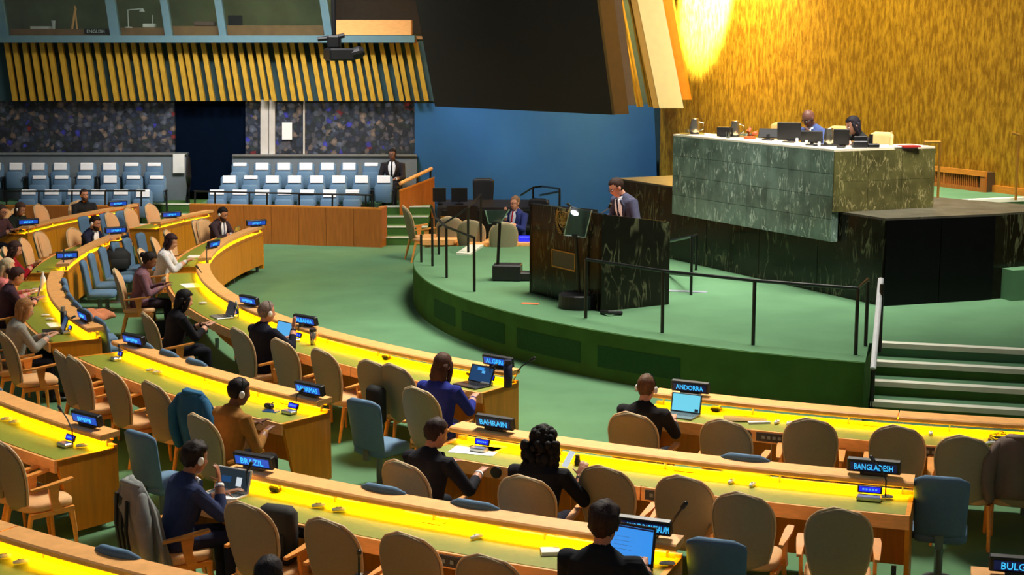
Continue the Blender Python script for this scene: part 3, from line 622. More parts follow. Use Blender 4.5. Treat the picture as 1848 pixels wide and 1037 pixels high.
# ---------------------------------------------------------------- chairs
def backrest_mb(w, h, z0, y0, rec, th=.05, wrap=.06, oval=True, n=20, m=14):
    mb = MB(); rs = []
    for k in range(m + 1):
        v = k / m
        if oval:
            e = (.66 + .34 * math.sin(min(1, v / .62) * math.pi / 2)) if v < .62 else math.sqrt(max(.0, 1 - ((v - .62) / .385) ** 2.2))
            if v < .06: e *= .75 + .25 * (v / .06)
        else:
            e = 1 - .10 * (1 - v); e *= (1 if v < .86 else math.sqrt(max(.02, 1 - ((v - .86) / .142) ** 2)) * .35 + .65) if v < .999 else .62
        hw = w / 2 * max(e, .04); ring = []
        t = th * (.6 if k in (0, m) else 1)
        for i in range(n):
            a = 2 * math.pi * i / n; cx = math.cos(a); sx_ = math.sin(a)
            x = hw * (abs(cx) ** .8) * (1 if cx >= 0 else -1)
            y = t / 2 * (abs(sx_) ** .7) * (1 if sx_ >= 0 else -1)
            ring.append((x, y0 - rec * v + wrap * (x / (w / 2)) ** 2 + y, z0 + h * v))
        rs.append(ring)
    return mb.rings(rs)
def beige_chair(label='', mt=None):
    t = thing('delegate_chair', (0, 0, 0), label, 'chair')
    mt = mt or M['beige']
    backrest_mb(.47, .64, .41, -.183, .15, .03).build('backrest', mt, t, True)
    backrest_mb(.485, .66, .40, -.215, .15, .035).build('back_shell', M['shell'], t, True)
    # pale rim round the shell
    pts = []
    for k in range(29):
        v = k / 28 * 2 - 1; vv = 1 - abs(v); e = (.66 + .34 * math.sin(min(1, vv / .62) * math.pi / 2)) if vv < .62 else math.sqrt(max(0, 1 - ((vv - .62) / .385) ** 2.2))
        x = .246 * e * (1 if v > 0 else -1); pts.append((x, -.20 - .15 * vv + .06 * (x / .2425) ** 2, .40 + .665 * vv))
    MB().tube(pts, .013, 6).build('back_rim', M['beige_rim'], t, True)
    rs = []
    for z, f in ((.395, .90), (.41, 1), (.455, 1), (.475, .93)):
        rs.append([(.25 * f * abs(math.cos(a)) ** .5 * (1 if math.cos(a) > 0 else -1), .02 + .245 * f * abs(math.sin(a)) ** .5 * (1 if math.sin(a) > 0 else -1), z) for a in [2 * math.pi * (i + .5) / 24 for i in range(24)]])
    MB().rings(rs).build('seat', mt, t, True)
    for sg in (-1, 1):
        a = MB().rings([[(sg * (.29 + wx * w), y, z + hz) for wx, hz in ((-1, -.011), (1, -.011), (1, .011), (-1, .011))] for y, w, z in ((-.20, .018, .625), (-.05, .028, .635), (.12, .034, .655), (.20, .026, .665))]).build('armrest', M['chair_wood'], t)
        MB().rings([[(sg * .28 - .014, y - w, z), (sg * .28 + .014, y - w, z), (sg * .28 + .014, y + w, z), (sg * .28 - .014, y + w, z)] for y, w, z in ((.06, .045, .38), (.02, .035, .5), (.02, .055, .64))]).build('arm_post', M['chair_wood'], a)
        MB().box((sg * .235, .02, .375), (.04, .42, .045)).build('seat_rail', M['chair_wood'], t)
        MB().tube([(sg * .235, .20, .39), (sg * .245, .225, .2), (sg * .25, .235, 0)], [(.02, .028), (.018, .022), (.014, .016)], 8).build('leg', M['chair_wood'], t)
        MB().tube([(sg * .225, -.17, .40), (sg * .24, -.22, .2), (sg * .25, -.27, 0)], [(.02, .028), (.018, .022), (.014, .016)], 8).build('leg', M['chair_wood'], t)
    return t
def blue_chair(mt, nm='adviser_chair'):
    t = thing(nm, (0, 0, 0), '', 'chair')
    backrest_mb(.46, .54, .42, -.17, .09, .085, .03, False).build('backrest', mt, t, True)
    rs = []
    for z, f in ((.36, .9), (.38, 1), (.43, 1), (.455, .92)):
        rs.append([(.225 * f * abs(math.cos(a)) ** .35 * (1 if math.cos(a) > 0 else -1), .04 + .23 * f * abs(math.sin(a)) ** .35 * (1 if math.sin(a) > 0 else -1), z) for a in [2 * math.pi * (i + .5) / 24 for i in range(24)]])
    MB().rings(rs).build('seat', mt, t, True)
    MB().tube([(0, 0, 0), (0, 0, .37)], .035, 12).build('pedestal', M['metal'], t)
    MB().lathe([(.13, 0), (.13, .012), (.04, .03)], 16).build('base_plate', M['metal'], t)
    MB().box((0, -.19, .42), (.07, .03, .2)).build('back_bracket', M['metal'], t)
    return t
BEI = Proto(beige_chair()); BLU = Proto(blue_chair(M['blue']))
def chair_px(px, py, label, group=None, yaw=0, pr=None, z=1.06, dz=0.0, back=.35, k_min=1.22):
    pr = pr or BEI; q = at(px, py, z + dz); rz = face_c(q) + R(yaw)
    if pr is BEI and dz == 0 and k_min:
        k = min(RK, key=lambda k: abs(RK[k] + 1.3 - rad(q))); r_ = rad(q)
        if r_ < RK[k] + k_min: q = pol(RK[k] + k_min, ang(q), q.z)
    loc = Vector((q.x, q.y, dz)) + Matrix.Rotation(rz, 3, 'Z') @ Vector((0, back, 0))
    return pr.put(loc, rz, label, group)
G1 = 'beige delegate chairs'
for px, py, yw, lb in [
    (1305, 758, 0, 'beige chair second from left behind the right front-row desk'), (1475, 740, 8, 'tallest beige chair at the right front-row desk, left of the BANGLADESH nameplate'),
    (1620, 767, 0, 'beige chair behind the BANGLADESH nameplate, at the right front-row desk'), (1740, 787, -4, 'rightmost whole beige chair at the right front-row desk, above the blue chair'),
    (525, 608, 4, 'beige chair in front of the bright blue laptop'), (600, 625, 0, 'first empty beige chair right of the tall dark tumbler'),
    (665, 650, 6, 'beige chair second left of the blue-jacket woman, set slightly deeper under the desk'), (715, 655, 0, 'beige chair immediately left of the blue-jacket woman with a black bag at its back'),
    (366, 397, 0, 'rearmost beige chair left of the man at the far end desk'), (369, 416, 0, 'beige chair lower left of the man at the far end desk'), (348, 428, 4, 'low beige chair near the white-jacket woman\'s desk'),
    (1097, 835, 0, 'beige chair just right of the long black-haired woman'), (1240, 851, 2, 'beige chair under the right front-row papers, third from right on the second-row desk'),
    (1337, 890, 0, 'beige chair second from right at the BANGLADESH desk'), (1515, 918, 6, 'beige chair at the right end of the BANGLADESH desk showing both armrests'),
    (150, 627, -4, 'leftmost beige chair at the middle second-row desk'), (205, 632, 0, 'second beige chair from the left at the middle second-row desk'), (262, 655, 0, 'third beige chair from the left at the middle second-row desk'),
    (325, 678, 0, 'fourth beige chair partly hidden by the blue coat'), (88, 445, 0, 'lowest of the four pale chairs by the mic at the far left second-row desk'), (95, 420, 0, 'upper left of four pale chairs at the far left second-row desk'),
    (121, 418, 0, 'upper right of four pale chairs left of the leaning navy-suited man'), (111, 430, 0, 'middle one of four pale chairs left of the leaning navy-suited man'), (45, 455, 0, 'pale chair behind the woman in red'),
    (245, 384, 0, 'tall pale chair beside the two blue chairs near the visitors\' wall'), (285, 377, 0, 'pale chair left of the lone nameplate before the visitors\' aisle'), (325, 370, 0, 'pale chair right of the lone nameplate before the visitors\' aisle'),
    (58, 380, 0, 'pale chair behind the far left nameplate, right of the dark-clothed laptop user'), (95, 378, 0, 'left of two overlapping pale chairs beside the bearded man'), (112, 370, 0, 'right of two overlapping pale chairs beside the bearded man'),
    (33, 785, -4, 'beige chair at lower left with wooden arm beside the desk end'), (4, 770, 0, 'beige chair cut off by the left edge at the lower desk'),
    (440, 905, 2, 'beige chair with a black backpack hung on it behind the white laptop desk'), (625, 918, 0, 'beige chair right of the backpack chair at the bottom'), (765, 942, 2, 'beige chair third from left at the bottom centre desk'),
    (872, 1003, 4, 'beige chair top cut by the bottom edge left of the foreground man'), (72, 1000, 0, 'beige chair top at the lower left corner of the picture'),
    (2, 600, 0, 'beige chair cut by the left edge behind the blonde woman')]:
    chair_px(px, py, lb, G1, yw)
for x, y, lb in [(180, 446, 'third of the row of blue chairs by the black bag'), (146, 470, 'nearest tall blue chair of the upper blue row, beside the mic desk'), (160, 457, 'second nearest blue chair of the upper blue row'), (203, 436, 'blue chair behind the black bag in the upper blue row'), (224, 429, 'blue chair in the upper row left of the farthest one'), (249, 420, 'farthest blue chair of the upper row, next to the tall pale chair')]:
    chair_px(x, y, lb, 'blue adviser chairs', 0, BLU, .965, 0, .27)
for a, lb in ((196.6, 'blue chair at the upper end of the lower blue row, against the wooden desk front'), (199.2, 'blue chair holding the tan coat'), (202.0, 'blue chair beyond the tan coat, its seat just past the nameplate'), (204.6, 'blue chair seat right of the thermos bottle'), (207.2, 'blue chair seat beside the blonde woman\'s laptop'), (209.8, 'last blue chair of the lower row near the aisle nameplate')):
    p = pol(RK[2] - .30, a); BLU.put(Vector((p.x, p.y, 0)), face_c(p), lb, 'blue adviser chairs')
for x, y, lb in [(1700, 862, 'blue chair in the right aisle beside the BANGLADESH desk end'), (650, 722, 'blue chair in the aisle between the brown-jacket person and the black-suited man'), (245, 780, 'blue chair in the aisle behind the left desk end'), (1290, 975, 'blue chair at the bottom between the blue laptop and a beige chair'),
                 (186, 385, 'farther left blue chair before the third-row desk at far left'), (215, 381, 'right blue chair before the third-row desk at far left'), (147, 391, 'blue chair hidden behind the head of the leaning navy-suited man')]:
    chair_px(x, y, lb, 'blue adviser chairs', 0, BLU, .955, 0, .27)
for a, k, lb in ((219.2, 2, 'blue chair top peeping over the middle second-row ledge behind the bag woman'), (221.6, 2, 'blue chair top peeping over the middle second-row ledge, nearer the grey-haired man'), (216.8, 2, 'blue chair top just past the aisle nameplate of the middle second-row desk'),
              (217.5, 3, 'blue chair top peeping over the lower left ledge, left one'), (220.4, 3, 'blue chair top peeping over the lower left ledge, right one'), (239.3, 3, 'blue chair top peeping behind the long bottom centre ledge, left one'), (242.1, 3, 'blue chair top peeping behind the long bottom centre ledge, right one'), (237.2, 4, 'blue chair top below the grey coat behind the bottom left ledge'), (247.4, 2, 'blue chair top peeping over the BANGLADESH desk ledge')):
    p = pol(RK[k] - .23, a); BLU.put(Vector((p.x, p.y, 0)), face_c(p), lb, 'blue adviser chairs')
# visitors' seats, facing the hall
def visitor_seat(cover):
    t = thing('visitor_chair', (0, 0, 0), '', 'seat')
    MB().box((0, -.02, .60), (.42, .10, .62), bev=.05, M=Matrix.Rotation(R(8), 4, 'X')).build('backrest', M['blue'], t, True)
    MB().box((0, .14, .50), (.40, .09, .42), bev=.04, M=Matrix.Rotation(R(4), 4, 'X')).build('folded_seat', M['blue'], t, True)
    for sg in (-1, 1):
        MB().box((sg * .235, .08, .58), (.03, .30, .035), bev=.01).build('armrest', M['black'], t)
        MB().box((sg * .235, .02, .29), (.028, .10, .58)).build('side_frame', M['black'], t)
    if cover:
        d, wd = cover; T = Matrix.Rotation(R(8), 4, 'X')
        MB().rings([[(x * wd, y, z) for x in (-1, -.3, .3, 1)] for y, z in ((-.075, .80), (-.085, .90), (-.05, .922), (.012, .922), (.040, .90), (.046, .91 - d), (.036, .91 - d), (.030, .89), (-.04, .912), (-.065, .90))], T, False, False).build('headrest_cover', M['cloth_white'], t)
    return t
VS = [Proto(visitor_seat(c)) for c in (None, (.16, .15), (.07, .155), (.10, .16))]
rows3 = [(34.62, .2, [(160 + 42 * i, 3) for i in range(0)], 0)]
def vseats(xs, y, z, nm):
    for i, (x, c) in enumerate(xs):
        X = atY(x, 340, y).x
        nth = ('first', 'second', 'third', 'fourth', 'fifth', 'sixth', 'seventh', 'eighth')[i]
        VS[c].put(Vector((X, y, z)), math.pi + R(random.uniform(-1, 1)), 'blue visitor seat, %s, %s from left, %s' % (nm, nth, ('bare headrest', 'deep white cover', 'narrow white cover', 'white cover')[c]), 'blue folding visitor seats')

vseats([(49, 3), (91, 3), (133, 3), (175, 3), (216, 3), (256, 1)], 34.75, .2, 'left block front row')
vseats([(27 + 0, 1), (70, 2), (110, 2), (151, 2), (198, 1), (240, 2), (282, 2)][1:], 35.5, .46, 'left block middle row')
vseats([(-10, 1), (29, 1), (69, 1), (109, 1), (157, 1), (198, 1), (238, 2), (278, 2)], 36.25, .70, 'left block back row')
vseats([(390, 3), (431, 3), (472, 3), (512, 3), (553, 3), (594, 1), (635, 2)], 34.75, .2, 'right block front row')
vseats([(413, 1), (452, 2), (491, 1), (531, 1), (571, 1), (611, 1), (652, 1), (692, 1)], 35.5, .46, 'right block middle row')
vseats([(433, 2), (473, 1), (512, 1), (552, 1), (591, 1), (630, 1), (670, 2), (708, 0)], 36.25, .70, 'right block back row')
# ---------------------------------------------------------------- podium desk, lectern, platform furniture
A0 = Vector((2.8, 26.54, 0)); MT, MBOT = 2.86, 1.5
ML = 4.285; A1 = A0 + E1 * ML; SD = (Vector((6.5, 23.45, 0)) - A1); SL = SD.length; SD.normalize()
md = thing('podium_desk', tuple(A0 + E1 * 2) [:2] + (MBOT,), 'tall green marble desk of square tiles behind the speaker', 'podium desk', world=True)
zv = lambda p, z: Vector((p.x, p.y, z))
def slab(a, b, d, z0, z1): return MB().prism([zv(a, z0), zv(b, z0), zv(b + d, z0), zv(a + d, z0)], [zv(a, z1), zv(b, z1), zv(b + d, z1), zv(a + d, z1)])
SNn = Vector((-SD.y, SD.x, 0))                       # inward from the side face
slab(A0 + NB * .02, A1 + NB * .02, NB * .10, MBOT, MT).build('front_core', M['marble'], md)
slab(A1 + NB * .02, A1 + SD * SL, SNn * .10, BZ, MT).build('side_core', M['marble_side'], md)
cols, rws = 8, 4
for i in range(cols):
    for j in range(rws):
        a = A0 + E1 * (ML / cols * i + .003); b = A0 + E1 * (ML / cols * (i + 1) - .003); h = (MT - MBOT) / rws
        slab(a, b, NB * .022, MBOT + h * j + .003, MBOT + h * (j + 1) - .003).build('marble_tile', M['marble'], md)
for i in range(3):
    for j in range(2):
        a = A1 + SD * (SL / 3 * i + .003); b = A1 + SD * (SL / 3 * (i + 1) - .003); h = (MT - BZ) / 2
        slab(a, b, SNn * -.02, BZ + h * j + .002, BZ + h * (j + 1) - .002).build('marble_tile', M['marble_side'], md)
slab(A0, A1, NB * .68, MT, MT + .03).build('counter_top', M['counter'], md)
slab(A1 + NB * .68 , A1 + SD * SL, SNn * .62, MT, MT + .031).build('counter_return', M['counter'], md)
slab(A0 + NB * .05, A0 + NB * 1.6, E1 * .1, BZ, MT).build('end_panel', M['marble'], md)
# lectern
FLp, FC, BR, BLp = Vector((.27, 23.21, 0)), Vector((1.28, 21.51, 0)), Vector((2.31, 22.11, 0)), Vector((1.30, 23.81, 0))
lt = thing('lectern', ((FLp + FC) / 2).to_tuple()[:2] + (PZ,), 'black marble lectern with bronze emblem and framed plaque', 'lectern', world=True)
LF = (FC - FLp).normalized(); LN = Vector((LF.y, -LF.x, 0)); LB = -LN            # LN points to the audience
if LN.dot(Vector((-1, -.5, 0))) < 0: LN = -LN; LB = -LN
hz = lambda p, z: Vector((p.x, p.y, z))
def wallp(a, b, za, zb, inn, th): 
    return MB().prism([hz(a, PZ), hz(b, PZ), hz(b + inn * th, PZ), hz(a + inn * th, PZ)], [hz(a, za), hz(b, zb), hz(b + inn * th, zb), hz(a + inn * th, za)])
wallp(FLp, FC, 2.04, 2.06, LB, .08).build('front_panel', M['marble_black'], lt)
wallp(FC, BR, 2.06, 1.88, -LF, .08).build('side_panel', M['marble_black'], lt)
wallp(FLp, BLp, 2.04, 1.88, LF, .08).build('side_panel', M['marble_black'], lt)
MB().prism([hz(FLp + LB * .08, 1.78), hz(FC + LB * .08, 1.78), hz(BR, 1.72), hz(BLp, 1.72)], [hz(FLp + LB * .08, 1.82), hz(FC + LB * .08, 1.82), hz(BR, 1.76), hz(BLp, 1.76)]).build('reading_top', M['wood_brown'], lt)
def on_front(px, py):
    x, y = (px - 924) / FPX, (py - 518.5) / FPX; c, s = math.cos(TILT), math.sin(TILT); d = Vector((x, c - y * s, -s - y * c))
    t = (FLp - Vector((0, 0, 0))).dot(Vector((LN.x, LN.y, 0))) / d.dot(Vector((LN.x, LN.y, 0))); return Vector((0, 0, HC)) + d * t
ec = on_front(1017, 399); LFx = Matrix(((LF.x, LN.x, 0, ec.x), (LF.y, LN.y, 0, ec.y), (0, 0, 1, ec.z), (0, 0, 0, 1)))
em = MB()
def circ(cx, cz, rx, rz, a0, a1, n=20, y=.012): return [(cx + rx * math.cos(R(a0 + (a1 - a0) * i / n)), y, cz + rz * math.sin(R(a0 + (a1 - a0) * i / n))) for i in range(n + 1)]
for rr in (.05, .085, .12): em.tube(circ(0, .03, rr, rr, 0, 360), .006, 5, (0, 1, 0), M=LFx)
for a in range(0, 180, 45): em.tube([(-.12 * math.cos(R(a)), .012, .03 - .12 * math.sin(R(a))), (.12 * math.cos(R(a)), .012, .03 + .12 * math.sin(R(a)))], .005, 5, (0, 1, 0), M=LFx)
for cx, cz, r1, r2 in ((-.05, .06, .035, .022), (.045, .07, .03, .02), (.03, -.02, .03, .025), (-.03, -.03, .022, .03), (.08, .0, .018, .02)):
    em.ell((cx, .012, cz), (r1, .008, r2), 8, 5, LFx)
o_ = em.build('emblem_globe', M['bronze'], lt)
wr = MB()
for sg in (-1, 1):
    P_ = [(sg * .17 * math.sin(R(a)), .012, .02 - .2 * math.cos(R(a))) for a in range(5, 135, 10)]; wr.tube(P_, .008, 5, (0, 1, 0), M=LFx)
    for i, p in enumerate(P_[1:]):
        for q in (-1, 1): 
            d = Vector((p[0], 0, p[2] - .02)).normalized(); tt = Vector((-d.z * sg, 0, d.x * sg)); e = Vector(p) + d * (.022 * q) + tt * .012
            wr.tube([Vector(p), e, e + tt * .03 + d * .008 * q], [.006, .011, .002], 5, (0, 1, 0), M=LFx)
wr.build('emblem_wreath', M['bronze'], o_)
pc = on_front(1018, 469); PX_ = Matrix(((LF.x, LN.x, 0, pc.x), (LF.y, LN.y, 0, pc.y), (0, 0, 1, pc.z), (0, 0, 0, 1)))
pf = MB().box((0, .008, .125), (.62, .02, .018), M=PX_).box((0, .008, -.125), (.62, .02, .018), M=PX_).box((-.31, .008, 0), (.018, .02, .268), M=PX_).box((.31, .008, 0), (.018, .02, .268), M=PX_).build('plaque_frame', M['brass'], lt)
MB().box((0, .006, 0), (.6, .012, .24), M=PX_).build('plaque', mat('plaque_stone', (70, 62, 44), .4, var=.1), pf)
# lectern microphones
for px_, py_, tx, ty in ((1072, 375, 1040, 355), (1085, 378, 1100, 352)):
    p = hz(FLp.lerp(FC, .62 + (px_ - 1072) * .01) + LB * .3, 1.82); q = p + Vector((.12 if tx > px_ else -.3, -.1, .28))
    g = MB().tube([p, p + Vector((0, 0, .18)), q], .008, 6).build('gooseneck', M['metal'], lt); MB().tube([q, q + (q - p).normalized() * .07], .02, 8).build('microphone', M['black'], g)
# teleprompters
def prompter(loc, top, gc, yaw, label, drum):
    t = thing('teleprompter', tuple(loc), label, 'teleprompter', world=True)
    if drum:
        MB().lathe([(.30, 0), (.30, .19), (.28, .205), (.02, .21)], 24, Matrix.Translation(loc)).build('base', M['black'], t, False)
    else:
        MB().box(loc + Vector((.16, .02, .13)), (.46, .34, .26), rz=-.12, bev=.015).build('base', M['black'], t)
        MB().box(loc + Vector((.47, -.02, .07)), (.22, .26, .14), rz=-.12, bev=.015).build('side_box', M['black'], t)
    MB().tube([loc + Vector((0, 0, .2)), top], .026, 10).build('pole', M['rail'], t)
    c = [atY(x, y, loc.y + o) for x, y, o in gc]; n = (c[1] - c[0]).cross(c[3] - c[0]).normalized() * .006
    pn = MB().prism(c, [p + n for p in c]).build('glass_pane', M['pane'], t)
    MB().tube([c[3], c[0], c[1], c[2]], .012, 6).build('pane_frame', M['steel'], pn)
    MB().box(c[0].lerp(c[1], .5), (.08, .06, .05)).build('clamp', M['black'], t)
    T = Matrix.Translation(c[0].lerp(c[2], .55))
    return t, T
l1 = at(898, 505, PZ); prompter(l1, atY(902, 402, l1.y), ((882, 403, 0), (902, 403, 0), (919, 378, -.1), (876, 380, -.1)), 0, 'teleprompter with tall black pole and box base left of the lectern', False)
l2 = at(1046, 558, PZ) + Vector((0, .18, 0)); tp2, T2 = prompter(l2, atY(1039, 426, l2.y), ((1018, 424, 0), (1056, 428, 0), (1068, 380, -.12), (1030, 374, -.12)), 0, 'teleprompter with round black base in front of the lectern', True)
e = atY(1037, 384, l2.y - .16); MB().ell((0, 0, 0), (.062, .025, .036), 14, 8, Matrix.Translation(e) @ Matrix.Rotation(R(25), 4, 'Y')).build('pane_glint', M['glint_white'], tp2)  # glowing oval added as a painted lamp reflection in the pane
tag(MB().tube([at(1085, 566, PZ) + Vector((0, 0, .03)), at(1098, 570, PZ) + Vector((0, 0, .05)), at(1122, 568, PZ) + Vector((0, 0, .03))], .03, 8).build('pedal_bar', M['black'], base=True), 'small black pedal bar on the platform before the lectern', 'pedal')
for p, m_, d, lb in ((at(957, 548, PZ), 'orange_mark', (.26, .12), 'orange tape mark on the green platform left of the lectern'), (at(1240, 526, PZ), 'grey_tape', (.62, .14), 'grey cable cover strip on the platform right of the lectern')):
    tag(MB().box((p.x, p.y, PZ + .004), (*d, .008), rz=-.25).build('floor_mark', M[m_], base=True), lb, 'floor mark')
# railings of the platform
def zp(x, y, z=PZ): return at(x, y, z)
def up(p, h): return Vector((p.x, p.y, p.z + h))
pp = [zp(1057, 574), zp(1195, 600), zp(1359, 622), zp(1544, 640), zp(1562, 624)]
railing('platform_railing', 'dark railing with brown top rail along the curved platform front', [(p, up(p, .83)) for p in pp], [[up(p, .83) for p in pp[:4]] + [up(pp[4], .86)]], M['rail'], .024, .022)
pp = [zp(780.5, 480), zp(806, 501), zp(856, 526)]
railing('platform_railing', 'black railing curving along the left edge of the platform', [(p, up(p, .84)) for p in pp], [[up(pp[0], 1.02), up(pp[0], .88) + Vector((.06, -.2, 0)), up(pp[1], .84), up(pp[2], .84)]])
pp = [zp(845, 459), zp(868, 443), zp(792, 459)]
railing('platform_railing', 'thin black handrail of the small stair at the back left of the platform', [(pp[2], up(pp[2], .5)), (pp[0], up(pp[0], .85)), (pp[1], up(pp[1], .95))], [[up(pp[2], .5), up(pp[0], .85), up(pp[1], .98)]], M['rail'], .022, .018)
fp = at(761, 540, 0); railing('floor_post', 'single dark post standing on the floor at the platform\'s left end', [(fp, up(fp, 1.15))], [])
b1, b2, b3 = zp(1247, 532), zp(1256, 487), zp(1205, 495)
railing('platform_railing', 'short black railing right of the lectern before the podium base', [(b1, up(b1, .9)), (b2, up(b2, .6))], [[up(b3, .55), up(b1, .90)], [up(b1, .90), up(b2, .60)], [hz(b3, PZ + .02), up(b1, .30)]])
s0, s1 = zp(1587, 635), ST + SP * 1.2 + Vector((.02, 0, 0))
sr = railing('stair_handrail', 'bright white handrail on dark posts at the left of the platform steps', [(s0, up(s0, .86)), (hz(s1, 0), hz(s1, .55))], [], M['rail'], .028)
e0, e1 = up(s0, .90) + Vector((.02, .15, 0)), hz(s1, .58); MB().tube([e0, e0.lerp(e1, .5), e1], .036, 10).build('rail', M['cloth_white'], sr)
gp = [atY(1668, 256, 24.9), atY(1697, 256, 24.9)]
railing('brass_railing', 'brass hoop rail at the top of the upper stairs', [(zv(gp[0], LZ), gp[0]), (zv(gp[1], LZ), gp[1])], [[gp[0], gp[1]]], M['brass'], .022)
g3 = atY(1839, 243, 25.0); railing('brass_railing', 'tall brass post at the right edge of the upper landing', [(zv(g3, LZ), g3)], [[g3, g3 + Vector((-.12, 0, .03))]], M['brass'], .022)
rw = [atY(962, 338, 33.0), atY(978, 336, 33), atY(1010, 341, 31.0)]
railing('side_railing', 'dark thin railing before the blue wall behind the lectern', [(zv(rw[0], PZ), rw[0]), (zv(rw[2], PZ), rw[2])], [[atY(940, 352, 33.5), rw[0], rw[1], rw[2]], [atY(975, 352, 33), rw[2] + Vector((0, 0, -.05))]])
# white ramp edge at the back of the platform
ra = [zp(848, 461), zp(884, 437)]; rn = Vector((-.25, .1, 0))
struct('trim_75', MB().prism([ra[0], ra[1], ra[1] + rn, ra[0] + rn], [up(p, .04) for p in (ra[0], ra[1], ra[1] + rn, ra[0] + rn)]), M['nosing'])
# things on the podium desk
CT = MT + .03
def on_desk(px, py): return at(px, py, CT)
def pitcher(p, label):
    t = thing('pitcher', tuple(p), label, 'pitcher', 'silver water pitchers', world=True); T = Matrix.Translation(p)
    MB().lathe([(.075, 0), (.08, .02), (.085, .12), (.07, .20), (.06, .24), (.065, .26), (.02, .262)], 16, T).build('body', M['silver'], t, True)
    MB().tube([p + Vector((.08, 0, .05)), p + Vector((.15, 0, .08)), p + Vector((.15, 0, .18)), p + Vector((.07, 0, .21))], .012, 8).build('handle', M['silver'], t)
    tr = MB().box(p + Vector((-.05, 0, -.0)), (.42, .26, .012)).build('tray', M['black'], t)
    return t
pitcher(on_desk(1254, 242) + Vector((0, .05, .006)), 'silver water pitcher at the left end of the marble desk')
pitcher(on_desk(1327, 247) + Vector((0, .05, .006)), 'silver water pitcher beside the small dark box on the marble desk')
pitcher(on_desk(1498, 263) + Vector((0, .1, .006)), 'silver water pitcher between the seated man and woman on the marble desk')
for px_, py_, lb in ((1240, 243, 'clear water glasses left of the first pitcher'), (1314, 249, 'clear water glass left of the second pitcher'), (1480, 262, 'clear water glass before the bald man')):
    p = on_desk(px_, py_); tag(MB().lathe([(.03, 0), (.036, .10), (.033, .10), (.028, .01)], 12, Matrix.Translation(p)).build('water_glass', M['glass'], base=True), lb, 'glass')
def monitor(p, w, h, yaw, lean, label, sides=True):
    t = thing('monitor', tuple(p), label, 'monitor', 'black monitors on the marble desk', world=True); T = Matrix.Translation(p) @ Matrix.Rotation(yaw, 4, 'Z')
    MB().box((0, 0, .012), (w * .5, .16, .024), M=T, bev=.006).build('stand', M['black'], t)
    MB().box((0, 0, .05), (.05, .03, .1), M=T).build('neck', M['black'], t)
    MB().box((0, 0, .04 + h / 2), (w, .03, h), M=T @ Matrix.Rotation(R(lean), 4, 'X'), bev=.008).build('screen_back', M['black'], t); return t
yd = math.atan2(E1.y, E1.x)
monitor(on_desk(1386, 253), .34, .17, yd * .35, -28, 'low tilted black screen left of the largest monitor on the marble desk')
monitor(on_desk(1424, 257), .38, .28, yd * .35, 4, 'largest black monitor in front of the bald man')
monitor(on_desk(1465, 262), .34, .19, yd * .35, 12, 'black monitor right below the bald man\'s chest')
monitor(on_desk(1518, 266), .24, .24, yd * .35, 3, 'dark monitor left of the black-haired woman')
p = on_desk(1306, 247); tag(MB().box(p + Vector((0, 0, .09)), (.22, .1, .16), rz=yd * .4, bev=.01).box(p + Vector((0, 0, .01)), (.1, .1, .02), rz=yd * .4).build('desk_box', M['black'], base=True), 'small dark box on the marble desk left of the second pitcher', 'box')
p = on_desk(1353, 250); gv = thing('gavel', tuple(p), 'reddish wooden gavel ornament on a round block beside the tilted screen', 'gavel', world=True)
MB().lathe([(.10, 0), (.10, .03), (.06, .045)], 16, Matrix.Translation(p)).build('block', M['red_wood'], gv)
MB().tube([p + Vector((-.01, 0, .04)), p + Vector((-.03, 0, .12)), p + Vector((.01, 0, .17)), p + Vector((.0, 0, .21))], [.05, .04, .03, .012], 10).build('handle', M['red_wood'], gv, True)
MB().tube([p + Vector((.03, 0, .07)), p + Vector((.13, 0, .10))], .035, 10).build('head', M['red_wood'], gv, True)
p = on_desk(1551, 266); tag(MB().box(p + Vector((0, 0, .05)), (.22, .16, .1), bev=.01).box(p + Vector((.01, 0, .12)), (.2, .03, .1), bev=.005).build('control_unit', M['black'], base=True), 'black control unit in front of the black-haired woman', 'control unit')
p = on_desk(1575, 266); tag(MB().box(p + Vector((0, 0, .03)), (.18, .14, .06), bev=.01).tube([p + Vector((-.03, 0, .06)), p + Vector((-.03, 0, .2))], .03, 8).build('desk_telephone', M['black'], base=True), 'dark telephone at the corner of the marble desk', 'telephone')
p = on_desk(1608, 262); tag(MB().lathe([(.03, 0), (.032, .13), (.012, .18), (.012, .21)], 12, Matrix.Translation(p)).build('water_bottle', M['tan'], base=True), 'small tan bottle on the marble desk right of the last tan chair', 'bottle')
p = on_desk(1640, 265); tag(MB().box(p + Vector((0, 0, .012)), (.3, .2, .024), rz=.3).build('document_folder', M['red'], base=True), 'red folder lying on the right return of the marble desk', 'folder')
p = on_desk(1620, 265); tag(MB().box(p + Vector((0, 0, .008)), (.2, .2, .016), rz=.3).build('paper_sheets', M['white'], base=True), 'white papers left of the red folder on the marble desk', 'papers')
for px_, py_, lb in ((1438, 258, 'left'), (1455, 262, 'middle'), (1478, 265, 'right')):
    p = on_desk(px_, py_ ) ; tag(MB().lathe([(.02, 0), (.025, .05), (.02, .08)], 10, Matrix.Translation(p)).build('desk_microphone', M['white'], base=True), '%s of three small white desk microphones before the bald man' % lb, 'microphone')
TANC = Proto(blue_chair(M['tan'], 'podium_chair'))
DZ = BZ + .03
PCH = [(1398, 220, 'tan leather chair left behind the marble desk'), (1503, 226, 'tan leather chair between the bald man and the woman'), (1580, 237, 'tan leather chair right of the black-haired woman')]
for px_, py_, lb in PCH:
    q = at(px_, py_, DZ + .98); rz = math.atan2(-.49, -.87) - math.pi / 2
    TANC.put(Vector((q.x, q.y, DZ)) , rz + R(18), lb, 'tan podium chairs')
